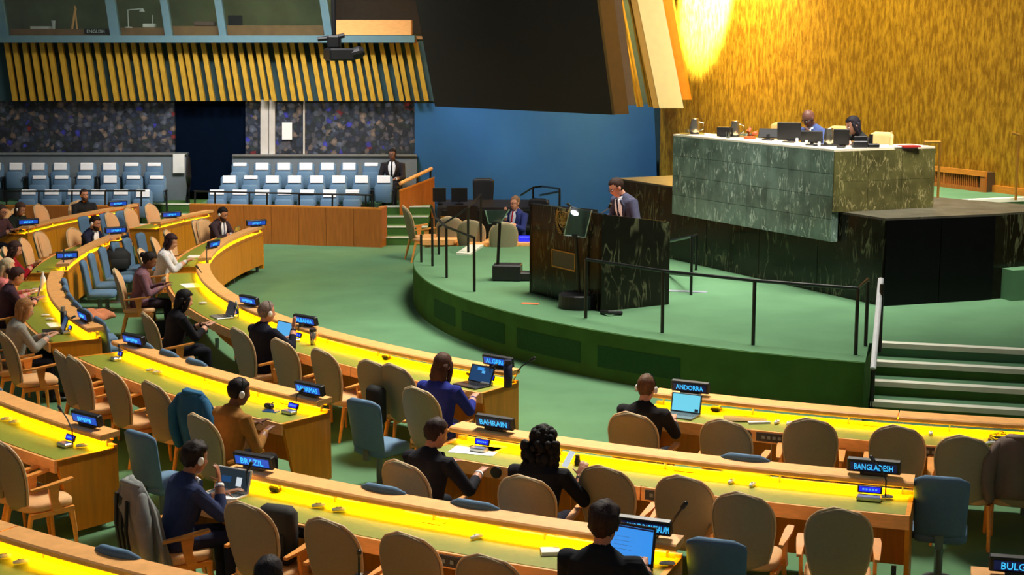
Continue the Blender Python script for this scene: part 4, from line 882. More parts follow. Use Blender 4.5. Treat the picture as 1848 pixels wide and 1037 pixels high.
# table group to the left behind the platform
p = at(772, 428, .74); wt = thing('small_wood_table', (p.x, p.y, 0), 'small orange wooden table beside the lone beige chair', 'table', world=True)
MB().box((p.x + .35, p.y + .2, .66), (.95, .7, .16), bev=.03).build('table_top', M['wood_pale'], wt)
for i in (-1, 1):
    for j in (-1, 1): MB().tube([(p.x + .35 + i * .38, p.y + .2 + j * .26, 0), (p.x + .35 + i * .38, p.y + .2 + j * .26, .6)], .03, 8).build('leg', M['wood'], wt)
BEI.put(at(757, 470, 0) + Vector((.05, 0, 0)), R(-72), 'lone beige chair seen from the side left of the platform', G1, 1.08)
for px_, py_, yw, lb in ((812, 398, 0, 'leftmost of three beige chair backs behind the platform railing'), (852, 404, -4, 'middle of three beige chair backs behind the platform railing'), (906, 408, 6, 'beige chair back in front of the blue-suited man')):
    q = at(px_, py_, 1.06); BEI.put(Vector((q.x, q.y + .3, 0)), R(yw), lb, G1, 1.08)
p = at(960, 445, .72); ot = thing('low_wood_desk', (p.x, p.y, 0), 'low orange wooden desk in front of the blue-suited man', 'desk', world=True)
bx = Vector((p.x - .45, p.y + .75, 0))
MB().box(bx + Vector((0, 0, .70)), (1.5, .55, .05)).build('desk_top', M['wood_pale'], ot); MB().box(bx + Vector((0, -.25, .38)), (1.46, .04, .62)).build('front_board', M['wood_pale'], ot)
for i in (-1, 1): MB().box(bx + Vector((i * .72, 0, .34)), (.04, .5, .68)).build('side_board', M['wood'], ot)
q = Vector((bx.x + .35, bx.y, .725)); tag(MB().box(q + Vector((0, 0, .05)), (.3, .2, .1), bev=.02).build('blue_box', M['disp_blue'], base=True), 'glowing blue display box on the low orange desk', 'display')
cb = Vector((-.5, 32.0, 0)); cn = thing('control_console', (cb.x, cb.y, 0), 'long dark control console before the blue wall', 'console', world=True)
c0, c1 = atY(790, 372, 32), atY(915, 372, 32)
MB().prism([Vector((c0.x, 31.7, 0)), Vector((c1.x + .9, 31.7, 0)), Vector((c1.x + .9, 32.6, 0)), Vector((c0.x, 32.6, 0))], [Vector((c0.x, 31.7, 1.05)), Vector((c1.x + .9, 31.7, 1.05)), Vector((c1.x + .9, 32.6, 1.12)), Vector((c0.x, 32.6, 1.12))]).build('cabinet', M['black'], cn)
for i, x in enumerate((.1, .75, 1.4)): MB().box((c0.x + .3 + x, 31.68, .6), (.58, .03, .8), bev=.01).build('front_panel', M['rail'], cn)
MB().box((c0.x + .35, 31.66, .82), (.55, .04, .10)).build('lit_strip', M['brass'], cn)
for px_, w, h, lb in ((793, .28, .3, 'small grey-black monitor at the left end of the dark console'), (829, .34, .30, 'grey flat monitor on the dark console'),):
    q = atY(px_, 366, 32.1); t = monitor(Vector((q.x, 32.1, 1.09)), w, h, .05, 4, lb); t['group'] = 'console monitors'
BC = Proto(blue_chair(M['black'], 'operator_chair'))
BC.put(Vector((atY(870, 340, 33.0).x, 33.0, .52)), R(174), 'tall black operator chair back against the blue wall', 'black operator chairs', 1.05)
BC.put(Vector((atY(962, 350, 31.6).x, 31.6, .22)), R(150), 'black operator chair at the right of the blue-suited man', 'black operator chairs', 1.05)
for (x, y, z, w, d, h) in ((atY(870, 340, 33).x, 33.1, .26, 1.2, .9, .52), (atY(962, 350, 31.6).x, 31.7, .11, 1.0, .9, .22)):
    struct('floor_riser_%d' % int(z * 100), MB().box((x, y, z), (w, d, h)), M['carpet_dark'])
MSX = atY(828, 378, 31.5)
ms = thing('music_stand', (MSX.x, 30.6, 0), 'slanted black document stand behind the beige chairs', 'stand', world=True)
MB().box((MSX.x + .1, 30.6, 1.0), (.62, .03, .42), M=Matrix.Identity(4)).build('panel', M['rail'], ms); MB().tube([(MSX.x + .1, 30.62, .02), (MSX.x + .1, 30.62, .9)], .025, 8).build('pole', M['rail'], ms)
MB().lathe([(.2, 0), (.2, .02), (.03, .04)], 14, Matrix.Translation((MSX.x + .1, 30.62, 0))).build('foot', M['rail'], ms)
# ---------------------------------------------------------------- people
MC = {}
def cm(col, kind='cloth'):
    k = (col, kind)
    if k not in MC:
        n = '%s_%02x%02x%02x' % ((kind,) + tuple(col))
        MC[k] = mat(n, col, .85, var=.12, scale=14, spec=.15) if kind == 'cloth' else mat(n, col, .5, var=.05, scale=20, spec=.35) if kind == 'skin' else mat(n, col, .65, var=.4, scale=7, stretch=(14, 14, 1.2), bump=.4, spec=.2) if kind == 'hair' else mat(n, col, .5, var=.05)
    return MC[k]
REG = ('jacket', 'trousers', 'skin', 'shoes')
def ik(s, w, l1, l2, pole):
    d = w - s; L = min(d.length, (l1 + l2) * .995); d.normalize(); w = s + d * L
    a = (l1 * l1 - l2 * l2 + L * L) / (2 * L); h = math.sqrt(max(0, l1 * l1 - a * a))
    p = pole - d * pole.dot(d); p.normalize(); return s + d * a + p * h, w
def remesh(blobs, vox, sm, hip=None, stand=False):
    vs, fs, lab = [], [], []
    for rg, mb in blobs:
        n = len(vs); vs += mb.v; fs += [tuple(i + n for i in f) for f in mb.f]; lab += [rg] * len(mb.v)
    me = bpy.data.meshes.new('b'); me.from_pydata(vs, [], fs); bpy_fix(me); o = bpy.data.objects.new('b', me); COL.objects.link(o)
    m = o.modifiers.new('r', 'REMESH'); m.mode = 'VOXEL'; m.voxel_size = vox
    q = o.modifiers.new('s', 'SMOOTH'); q.factor = .5; q.iterations = sm
    dg = bpy.context.evaluated_depsgraph_get(); out = bpy.data.meshes.new_from_object(o.evaluated_get(dg))
    bpy.data.objects.remove(o); bpy.data.meshes.remove(me)
    # densify label points along faces
    kd = kdtree.KDTree(len(vs))
    for i, v in enumerate(vs): kd.insert(v, i)
    kd.balance()
    out.materials.clear()
    vl = [lab[kd.find(v.co)[1]] for v in out.vertices]
    for i, v in enumerate(out.vertices):
        if vl[i] in ('jacket', 'trousers') and v.co.z > hip.z - .25:
            tr_ = v.co.z < hip.z - .16 if stand else (v.co.z < hip.z - .085 + .35 * max(0, v.co.y - hip.y) or v.co.y > hip.y + .16) and v.co.z < hip.z + .12
            vl[i] = 'trousers' if tr_ else 'jacket'
        elif vl[i] == 'sleeve': vl[i] = 'jacket'
    for p in out.polygons:
        c = [vl[i] for i in p.vertices]; p.material_index = REG.index(max(set(c), key=c.count)); p.use_smooth = True
    return out
def hand(blobs, w, dr, nrm, sd, curl=25):
    """palm and five fingers from wrist w along dr; nrm = back of the hand"""
    dr = dr.normalized(); nrm = (nrm - dr * nrm.dot(dr)).normalized(); sx = dr.cross(nrm).normalized()
    mb = MB()
    mb.tube([w - dr * .02, w + dr * .02, w + dr * .06, w + dr * .095], [(.024, .018), (.032, .017), (.040, .016), (.038, .013)], 10, nrm, True)
    def fing(b, d0, L, r, c):
        pts = [b]; d = d0.copy(); 
        for f in (.42, .33, .25):
            pts.append(pts[-1] + d * (L * f)); d = (d * math.cos(R(c)) - nrm * math.sin(R(c))).normalized()
        mb.tube(pts, [r, r * .95, r * .88, r * .75], 7, nrm, True)
    for i, (o, L) in enumerate(((-.030, .066), (-.011, .080), (.010, .086), (.029, .076))):
        fing(w + dr * .09 + sx * (o * sd), (dr + sx * (o * sd * 3)).normalized(), L, .0085, curl)
    fing(w + dr * .03 + sx * (.030 * sd), (dr * .6 + sx * (.75 * sd) - nrm * .25).normalized(), .075, .0095, 12)
    blobs.append(('skin', mb))
def person(label, px, py, fz=0, yaw=0, head=None, lean=6, hyaw=0, hp=10, L=(-.15, .40, .81), Rr=(.15, .40, .81), lh=None, rh=None, hair='short', hc=(30, 22, 18), skin=(170, 120, 92),
           jk=(34, 38, 52), tr=(28, 30, 38), shirt=None, tie=None, face=False, ear=False, glasses=False, beard=None, abs_dir=None, stand=False, sc=1.0, vox=.0095, hlen=.34, slim=1.0, name='person', dx=0, dy=0, Yd=None, chair=None):
    l = R(lean); d = Vector((0, math.sin(l), math.cos(l))); fw = Vector((0, math.cos(l), -math.sin(l))); X = Vector((1, 0, 0))
    hip = Vector((0, -.02, .93 if stand else .56)); TL = .50; nb = hip + d * TL
    HR = Matrix.Rotation(R(hyaw), 3, 'Z') @ Matrix.Rotation(R(-hp), 3, 'X')
    hcn = nb + Vector((0, .025 + .02 * math.sin(l), .05)) + HR @ Vector((0, .02, .10))
    if Yd: sc = (atY(px, py, Yd).z - fz) / hcn.z
    q = at(px, py, fz + hcn.z * sc); rz = (R(abs_dir) - math.pi / 2) if abs_dir is not None else face_c(q) + R(yaw)
    off = Matrix.Rotation(rz, 3, 'Z') @ (Vector((hcn.x, hcn.y, 0)) * sc)
    root = thing(name, (q.x - off.x + dx, q.y - off.y + dy, fz), label, 'person', rz=rz); root.scale = (sc,) * 3
    if chair: BEI.put(Vector((root.location.x, root.location.y, fz)) - (Matrix.Rotation(rz, 3, 'Z') @ Vector((0, .01, 0))), rz + R(random.uniform(-4, 4)), chair, G1)
    B = []
    # trunk
    mb = MB(); ts = (-.12, -.06, .02, .12, .24, .36, .44, .49, .53); hw = (.14, .178, .186, .172, .186, .210, .200, .13, .068); hd = (.095, .120, .132, .124, .132, .132, .112, .080, .056)
    mb.tube([hip + d * t + fw * (-.012 if t > .4 else .012 if .05 < t < .3 else 0) for t in ts], [(a * slim, b) for a, b in zip(hw, hd)], 20, -fw if False else Vector((0, 1, 0)), False)
    B.append(('jacket', mb))
    # neck and head
    hm = (HR * 1.06).to_4x4(); hm.translation = hcn
    mb = MB(); mb.tube([nb - d * .03, nb + Vector((0, .02, .05)), hcn + HR @ Vector((0, -.015, -.05))], [.06, .052, .052], 12)
    B.append(('skin', mb)); mb = MB()
    mb.ell((0, -.012, .028), (.076, .097, .098), 18, 12, hm); mb.ell((0, .018, -.035), (.060, .074, .088), 16, 10, hm); mb.ell((0, .045, -.092), (.032, .034, .026), 10, 6, hm)
    mb.ell((0, .094, -.022), (.013, .020, .024), 8, 6, hm); mb.ell((0, .088, .004), (.010, .014, .03), 8, 6, hm)
    for s_ in (-1, 1): mb.ell((s_ * .079, -.008, -.008), (.010, .020, .033), 8, 6, hm)
    B.append(('skin', mb))
    # arms
    for s_, tg, hdir in ((-1, L, lh), (1, Rr, rh)):
        S_ = hip + d * .425 + X * (s_ * .205 * slim); w = Vector(tg); e, w = ik(S_, w, .30, .27, Vector((s_ * .55, -.45, -.75)))
        mb = MB(); mb.tube([S_ + X * (-s_ * .05) , S_, S_.lerp(e, .5), e], [.058, .074, .062, .054], 12, (0, 0, 1), True); mb.tube([e, e.lerp(w, .5), w - (w - e).normalized() * .02], [.056, .049, .038], 12, (0, 0, 1), True); B.append(('sleeve', mb))
        fd = (w - e).normalized(); dr = Vector(hdir[0]) if hdir else (fd + Vector((0, .35, -.05))).normalized(); nr = Vector(hdir[1]) if hdir else Vector((0, 0, 1))
        mb = MB(); mb.tube([w - fd * .05, w], [.028, .025], 10, (0, 0, 1), True); B.append(('skin', mb)); hand(B, w, dr, nr, -s_ if not hdir or len(hdir) < 3 else hdir[2])
    # legs
    for s_ in (-1, 1):
        h = hip + Vector((s_ * .09, .01, -.03))
        if stand: k = h + Vector((s_ * .01, .02, -.42)); a = Vector((s_ * .11, -.03, .09))
        else: k = Vector((s_ * .115, .42, .51)); a = Vector((s_ * .12, .42, .09))
        mb = MB(); mb.tube([h - (k - h).normalized() * .02, h.lerp(k, .4), k], [.088, .078, .06], 14, (0, 0, 1) if not stand else (0, 1, 0), True); mb.tube([k, k.lerp(a, .35), a], [.06, .056, .042], 12, (0, 1, 0), True); B.append(('trousers', mb))
        mb = MB(); mb.tube([a + Vector((0, -.05, -.05)), a + Vector((0, .03, -.045)), a + Vector((s_ * .01, .13, -.055)), a + Vector((s_ * .015, .19, -.06))], [(.035, .035), (.042, .04), (.046, .03), (.034, .024)], 12, (0, 0, 1), True); B.append(('shoes', mb))
    me = remesh(B, vox, 3, hip, stand); me.name = 'body'
    for m_ in (cm(jk), cm(tr), cm(skin, 'skin'), M['black']): me.materials.append(m_)
    o = bpy.data.objects.new('body', me); COL.objects.link(o); o.parent = root
    # hair
    if hair != 'bald':
        H = MB(); big = {'short': 1, 'fringe': 1, 'curly': 1.06, 'tousled': 1.1, 'long': 1.04, 'bun': 1.03, 'hijab': 1.1, 'pony': 1.03}.get(hair, 1)
        nz_ = {'curly': .016, 'tousled': .012, 'long': .004}.get(hair, .006); rs = []
        for k in range(17):
            t = -math.pi / 2 + math.pi * (k + .01) / 16.02; ring = []
            for i in range(26):
                a = 2 * math.pi * i / 26; u = Vector((math.cos(t) * math.cos(a), math.cos(t) * math.sin(a), math.sin(t)))
                p = Vector((u.x * .083, u.y * .107 - .012, u.z * .106 + .026))
                lim = .068 if p.y > .035 else (-.005 if p.y > -.02 else -.085)
                if p.y > -.02 and p.y <= .035: lim = -.005 + .073 * max(0, (p.y + .0) / .035)
                if hair in ('long', 'curly', 'hijab') and p.y < .03: lim = -.12
                if hair == 'hijab' and p.y > .035: lim = .05
                if hair == 'fringe': lim = max(lim, -.02) if p.y > -.05 else lim
                f = 1 if p.z > lim else .80
                if hair == 'fringe' and p.z > .055: f = .85
                n_ = noise.noise(p * (28 if hair in ('curly', 'tousled') else 45)) * nz_ * 1.6 if f == 1 else 0
                c = Vector((0, -.012, .026)); p = c + (p - c) * (f * (big if f == 1 else 1)) + u * n_; ring.append(tuple(p))
            rs.append(ring)
        H.rings(rs, hm)
        if hair == 'curly':
            rg = random.Random(5)
            for i in range(300):
                f = rg.random(); a_ = rg.uniform(0, 2 * math.pi)
                if f < .3:
                    u = Vector((math.cos(a_) * math.sin(f * 5), -abs(math.sin(a_)) * math.sin(f * 5) * 1.0 + .25 * rg.random(), math.cos(f * 4.5))); p = hm @ Vector((u.x * .088, u.y * .11 - .01, u.z * .10 + .03))
                else:
                    g = (f - .3) / .7; w2 = .145 - .03 * g; p = hm @ Vector((0, -.05, .03)) + Vector((w2 * math.cos(a_), -.03 * g + .06 * math.sin(a_) - .025, -hlen * g))
                r2 = rg.uniform(.024, .040); H.ell(tuple(p), (r2, r2, r2 * 1.15), 8, 6)
        if hair in ('long', 'hijab'):
            w_ = 1.4 if hair == 'curly' else 1.0; R_ = []
            for k in range(9):
                f = k / 8; c = hm @ Vector((0, -.05, .03)); c = c + Vector((0, -.035 * math.sin(f * 2.2) - .02 * f, -hlen * f)); ring = []
                hw_ = (.088 + .02 * math.sin(f * 3)) * w_ * (1 - .35 * f * f); hd_ = (.062 - .015 * f) * w_
                for i in range(18):
                    a = 2 * math.pi * i / 18; p = c + Vector((hw_ * math.cos(a), hd_ * math.sin(a), 0)); n_ = noise.noise(p * 22) * (.035 if hair == 'curly' else .014); ring.append(tuple(p + Vector((math.cos(a), math.sin(a), 0)) * n_))
                R_.append(ring)
            H.rings(R_)
            for s_ in (-1, 1):
                H.tube([hm @ Vector((s_ * .074, .02, .03)), hm @ Vector((s_ * .084, .012, -.05)), hm @ Vector((s_ * .082, .0, -.12)) , hm @ Vector((s_ * .078, -.03, -.12)) + Vector((0, 0, -.10 * hlen / .34))], [(.02 * w_, .03), (.022 * w_, .034), (.02 * w_, .03), .012], 8, (0, 1, 0), True)
        if hair == 'bun': H.ell((0, -.125, .03), (.045, .04, .045), 12, 8, hm)
        if hair == 'pony': H.tube([hm @ Vector((0, -.10, .05)), hm @ Vector((0, -.145, .0)), hm @ Vector((0, -.15, -.12)), hm @ Vector((0, -.13, -.24))], [.03, .04, .036, .012], 10, (0, 1, 0), True)
        H.build('hair', cm(hc, 'hair'), root, True)
    if beard:
        bd = MB(); bd.ell((0, .052, -.088), (.052, .05, .042), 14, 8, hm); bd.ell((0, .03, -.06), (.066, .062, .05), 14, 8, hm); bd.build('beard', cm(beard, 'hair'), root, True)
    if face:
        for s_ in (-1, 1):
            e_ = MB().ell((s_ * .030, .081, .004), (.012, .007, .007), 8, 6, hm).build('eye', cm((230, 226, 220), 'plain'), root, True)
            MB().ell((s_ * .030, .0865, .004), (.005, .004, .0055), 8, 5, hm).build('iris', M['black'], e_, True)
            MB().tube([hm @ Vector((s_ * .014, .092, .022)), hm @ Vector((s_ * .03, .090, .026)), hm @ Vector((s_ * .046, .080, .021))], .0045, 6, (0, 1, 0)).build('eyebrow', cm(hc if hair != 'bald' else (20, 16, 14), 'hair'), root)
        MB().ell((0, .090, -.058), (.022, .006, .006), 10, 6, hm).build('mouth', cm((150, 82, 74), 'skin'), root, True)
    if glasses:
        g = MB()
        for s_ in (-1, 1):
            g.tube([hm @ Vector((s_ * .031 + .021 * math.cos(R(a)), .100, .004 + .015 * math.sin(R(a)))) for a in range(0, 361, 30)], .0028, 5, (0, 1, 0)); g.tube([hm @ Vector((s_ * .052, .098, .006)), hm @ Vector((s_ * .084, -.01, .008))], .0028, 5)
        g.tube([hm @ Vector((-.01, .102, .006)), hm @ Vector((.01, .102, .006))], .0028, 5); g.build('glasses', M['black'], root)
    if ear:
        hs = MB(); hs.tube([hm @ Vector((.088 * math.sin(R(a)), -.005, .012 + .122 * math.cos(R(a)))) for a in range(-95, 96, 19)], .004, 6, (0, 1, 0)); hb_ = hs.build('headset_band', M['black'], root)
        for s_ in (-1, 1): MB().ell((s_ * .094, -.006, -.008), (.016, .026, .034), 10, 8, hm).build('ear_cup', M['white'], hb_, True)
    if shirt:
        MB().tube([nb + d * (-.012) + Vector((.062 * math.cos(a), .062 * math.sin(a) + .008, .012 - .022 * math.sin(a))) for a in [2 * math.pi * i / 20 for i in range(21)]], [(.008, .018)] * 21, 6, (0, 0, 1)).build('shirt_collar', cm(shirt), root, True)
        def front(t, x, o_): 
            hd_ = .085 + (.140 - .085) * min(1, max(0, (.49 - t) / .16)); return hip + d * t + fw * (hd_ * math.sqrt(max(.05, 1 - (x / .19) ** 2)) + o_) + X * x
        rs = []
        for t, w_ in ((.50, .06), (.42, .092), (.34, .085), (.24, .060), (.16, .022)): rs.append([tuple(front(t, x * w_, .019)) for x in (-1, -.5, 0, .5, 1)] + [tuple(front(t, x * w_, -.02)) for x in (1, .5, 0, -.5, -1)])
        MB().rings(rs).build('shirt_front', cm(shirt), root, True)
        if tie:
            rs = []
            for t, w_ in ((.50, .017), (.47, .014), (.44, .012), (.30, .021), (.18, .024), (.14, .004)): rs.append([tuple(front(t, x * w_, .028)) for x in (-1, 0, 1)] + [tuple(front(t, x * w_, .0)) for x in (1, 0, -1)])
            MB().rings(rs).build('tie', cm(tie), root, True)
        for s_ in (-1, 1):
            rs = []
            for t, x0, x1 in ((.50, .058, .080), (.42, .088, .125), (.33, .082, .122), (.24, .057, .09), (.15, .018, .036)): rs.append([tuple(front(t, s_ * x, .025)) for x in (x0, x1)] + [tuple(front(t, s_ * x, .0)) for x in (x1, x0)])
            MB().rings(rs).build('lapel', cm(tuple(int(c * .88) for c in jk)), root)
        for s_, tg in ((-1, L), (1, Rr)):
            S_ = hip + d * .425 + X * (s_ * .205 * slim); e, w = ik(S_, Vector(tg), .30, .27, Vector((s_ * .55, -.45, -.75))); fd = (w - e).normalized()
            MB().tube([w - fd * .032, w - fd * .004], [.039, .036], 12).build('shirt_cuff', cm(shirt), root, True)
    root['hand_l'] = list(L); return root
UPH = ((.1, .25, 1), (0, 1, -.2))
DK = (84, 58, 44); BR_ = (120, 82, 60); FAIR = (214, 160, 128); MID = (178, 124, 90)
# on the podium and platform
person('person in dark grey suit and tie reading at the black lectern', 1112, 338, PZ, Yd=22.95, abs_dir=212, lean=25, hp=30, hyaw=-10, stand=True, L=(-.26, .44, 1.06), Rr=(.30, .36, 1.04), hair='short', hc=(46, 30, 24), skin=(206, 150, 124), jk=(66, 68, 88), tr=(50, 52, 64), shirt=(238, 238, 240), tie=(28, 30, 52), face=True, glasses=True)
person('bald person in navy suit seated behind the marble desk looking down', 1459, 214, DZ, Yd=24.84, abs_dir=214, lean=18, hp=32, L=(-.2, .38, .97), Rr=(.2, .38, .97), hair='bald', skin=(108, 70, 60), jk=(70, 84, 132), tr=(40, 44, 66), shirt=(222, 228, 240), tie=(40, 44, 110), face=True, glasses=True)
person('person with long black hair in black jacket seated at the right of the marble desk', 1539, 226, DZ - .04, Yd=23.95, abs_dir=196, lean=16, hp=24, L=(-.16, .38, .97), Rr=(.16, .38, .97), hair='long', hc=(26, 22, 30), skin=(196, 146, 124), jk=(38, 38, 36), tr=(26, 26, 30), face=True, hlen=.30)
person('person in blue suit and red tie with glasses seated left of the lectern', 929, 366, 0, Yd=30.5, abs_dir=228, lean=4, hp=4, L=(-.14, .34, .84), Rr=(.06, .26, .98), rh=((-.1, .2, 1), (0, 1, -.2)), hair='short', hc=(120, 92, 74), skin=(206, 148, 120), jk=(44, 54, 112), tr=(30, 34, 56), shirt=(196, 206, 226), tie=(176, 30, 44), face=True, glasses=True)
person('person in dark suit and black tie seated alone in the back visitor row', 708, 279, .52, Yd=36.1, abs_dir=262, lean=2, hp=2, L=(-.12, .34, .70), Rr=(.14, .34, .70), hair='short', hc=(30, 24, 22), skin=(128, 88, 72), jk=(40, 36, 40), tr=(30, 30, 34), shirt=(232, 232, 236), tie=(20, 20, 24), face=True, glasses=True)
# left block
person('bearded person in black coat sitting upright by the visitors\' wooden wall', 152, 352, 0, yaw=-34, lean=2, hp=0, L=(-.14, .34, .78), Rr=(.14, .34, .78), hair='short', hc=(50, 36, 30), skin=(206, 142, 112), jk=(30, 34, 38), beard=(70, 48, 38), face=True, chair="pale chair of the bearded person by the visitors' wall")
person('dark-bearded person in navy suit and headset leaning on folded hands', 172, 402, 0, yaw=-16, lean=16, hp=18, L=(-.03, .42, .84), Rr=(.06, .42, .86), hair='short', hc=(30, 18, 14), skin=(196, 138, 110), jk=(30, 34, 58), shirt=(236, 236, 240), beard=(48, 30, 24), face=True, ear=True, chair="pale chair of the leaning person in navy suit")
person('person in dark green-black clothes with long brown hair using a laptop at far left', 37, 377, 0, yaw=-8, lean=14, hp=26, L=(-.10, .42, .84), Rr=(.10, .42, .84), hair='long', hc=(74, 52, 40), skin=(182, 128, 104), jk=(28, 36, 30), face=True, ear=True, hlen=.22, chair="pale chair of the dark-clothed laptop user at far left")
person('person in dark top cut off by the left edge beside the laptop user', 3, 381, 0, yaw=-10, lean=10, hp=16, L=(-.10, .42, .84), Rr=(.10, .42, .84), hair='short', hc=(66, 48, 40), skin=(196, 134, 104), jk=(74, 52, 56), face=True, glasses=True, chair="pale chair cut by the left edge under the person in dark top")
person('person with long brown hair in red top holding up a phone at far left', 27, 450, 0, yaw=0, lean=8, hp=22, L=(-.06, .40, .92), Rr=(.08, .40, .94), rh=((0, .8, .6), (0, -.5, .8)), hair='long', hc=(58, 38, 34), skin=(206, 148, 118), jk=(150, 20, 34), face=True, hlen=.30, chair="pale chair of the person in red")
person('person with pale blond hair in pink patterned top behind the dark-haired one', 14, 482, 0, yaw=0, lean=8, hp=14, hair='long', hc=(198, 176, 140), skin=(216, 164, 136), jk=(206, 120, 118), face=True, hlen=.24, chair="pale chair of the person in pink patterned top")
person('person with dark bun in dark plum cardigan reading white papers at left edge', 30, 499, 0, yaw=6, lean=12, hp=26, L=(-.12, .42, .83), Rr=(.10, .42, .84), hair='bun', hc=(64, 40, 38), skin=(204, 146, 120), jk=(62, 44, 56), face=True, chair="pale chair of the person in plum cardigan")
person('person with long blonde hair in grey blouse typing on a dark laptop', 45, 558, 0, yaw=-4, lean=12, hp=20, L=(-.10, .42, .83), Rr=(.10, .42, .83), hair='long', hc=(158, 112, 66), skin=(220, 168, 138), jk=(150, 148, 138), tr=(28, 26, 36), face=True, hlen=.36, chair="beige chair of the blonde person typing")
person('person with dark hair in white jacket writing at the front-row desk', 309, 436, 0, yaw=-4, lean=14, hp=22, hyaw=-14, L=(-.12, .42, .83), Rr=(.08, .42, .86), hair='long', hc=(46, 22, 26), skin=(202, 148, 118), jk=(206, 204, 204), tr=(30, 30, 60), hlen=.14, chair="pale chair of the person in white jacket")
person('person in mauve jacket with dark tied hair looking down at the desk', 270, 470, 0, yaw=-6, lean=12, hp=28, L=(-.10, .36, .80), Rr=(.10, .36, .78), hair='bun', hc=(26, 18, 18), skin=(112, 74, 62), jk=(116, 84, 94), tr=(42, 32, 38), face=True, chair="pale chair of the person in mauve jacket")
person('person with smooth black hair in black suit typing beside the black floor bag', 333, 541, 0, yaw=-4, lean=14, hp=18, L=(-.08, .44, .83), Rr=(.08, .44, .83), hair='long', hc=(16, 14, 16), skin=(206, 152, 122), jk=(28, 28, 34), hlen=.16, chair="beige chair of the black-haired person typing by the floor bag")
person('grey-haired person in navy suit with white headset before the bright blue laptop', 482, 563, 0, yaw=4, lean=6, hp=8, hyaw=-6, L=(-.16, .40, .81), Rr=(.17, .36, .98), rh=((-.1, .2, 1), (0, -1, .2)), hair='short', hc=(120, 104, 96), skin=(196, 140, 116), jk=(22, 24, 40), ear=True, slim=1.06, chair="beige chair of the grey-haired person with headset")
person('person with earpiece and tie working at the far end of the front row', 402, 386, 0, yaw=-18, lean=12, hp=22, L=(-.08, .44, .82), Rr=(.08, .44, .82), hair='short', hc=(34, 24, 22), skin=(196, 138, 110), jk=(62, 48, 54), shirt=(236, 236, 240), tie=(110, 114, 130), face=True, ear=True, beard=(62, 40, 32), chair="pale chair of the person at the far end of the front row")
# middle and right
person('person with long brown hair in royal blue jacket before the dark blue laptop', 800, 660, 0, yaw=2, lean=6, hp=10, L=(-.14, .42, .82), Rr=(.14, .42, .82), hair='long', hc=(72, 44, 34), skin=(196, 142, 116), jk=(34, 44, 128), tr=(26, 28, 50), hlen=.27, chair="beige chair of the person in royal blue jacket")
person('person in brown jacket with dark cap of hair and headset at the middle desk end', 432, 707, 0, yaw=-6, lean=10, hp=14, hyaw=-16, L=(-.12, .40, .82), Rr=(.16, .32, .80), hair='short', hc=(26, 20, 22), skin=(112, 70, 52), jk=(142, 98, 46), tr=(30, 26, 24), ear=True, slim=1.04, chair="beige chair of the person in brown jacket")
person('person in black suit with white cuffs over spread white papers', 788, 782, 0, yaw=-6, lean=10, hp=18, hyaw=-20, L=(-.12, .42, .83), Rr=(.26, .42, .82), hair='short', hc=(48, 34, 32), skin=(180, 126, 100), jk=(32, 32, 40), shirt=(238, 238, 240), vox=.008, chair="beige chair of the person over the spread white papers")
person('person with long curly black hair in black clothes holding a phone', 980, 803, 0, yaw=6, lean=8, hp=18, L=(-.14, .38, .82), Rr=(.24, .36, .88), rh=((.1, .6, .75), (.2, -.7, .6)), hair='curly', hc=(20, 17, 18), skin=(186, 130, 104), jk=(26, 26, 32), tr=(24, 24, 40), hlen=.50, vox=.008, chair="beige chair of the person with curly black hair")
person('short-haired person in black suit at the cyan laptop by the ANDORRA nameplate', 1167, 700, 0, yaw=0, lean=6, hp=10, L=(-.14, .42, .82), Rr=(.14, .44, .83), hair='short', hc=(96, 68, 48), skin=(206, 150, 122), jk=(32, 30, 32), ear=True, chair="beige chair of the black-suited person before the cyan laptop")
bl = person('person in blue suit resting cheek on hand at the white laptop', 353, 826, 0, yaw=-24, lean=16, hp=16, hyaw=10, L=(-.10, .46, .82), Rr=(.12, .34, .98), rh=((-.12, -.05, 1), (.6, .7, .0), -1), hair='tousled', hc=(34, 26, 24), skin=(150, 104, 80), jk=(48, 58, 94), tr=(40, 44, 68), shirt=(236, 236, 240), ear=True, vox=.0075, chair="beige chair under the grey coat")
fgp = person('person with tousled dark hair in black suit at bottom centre before the blue laptop', 1091, 944, 0, yaw=2, lean=6, hp=10, L=(-.16, .42, .82), Rr=(.15, .44, .83), hair='tousled', hc=(46, 34, 34), skin=(186, 130, 106), jk=(28, 32, 38), sc=1.1, vox=.0075)
stl = thing('padded_stool', tuple(fgp.location), 'low padded stool under the foreground person in black suit', 'stool', rz=fgp.rotation_euler[2])
MB().lathe([(.20, .38), (.215, .40), (.215, .44), (.19, .465)], 20).build('seat', M['beige'], stl, True); MB().tube([(0, 0, 0), (0, 0, .39)], .035, 10).build('pedestal', M['metal'], stl); MB().lathe([(.2, 0), (.2, .015), (.04, .03)], 16).build('foot_plate', M['metal'], stl)
person('person whose dark head top just shows at the bottom edge below the backpack', 487, 1040, 0, yaw=0, lean=6, hp=8, hair='short', hc=(42, 36, 40), skin=(170, 120, 96), jk=(40, 40, 48), chair="beige chair of the person at the bottom edge below the backpack")
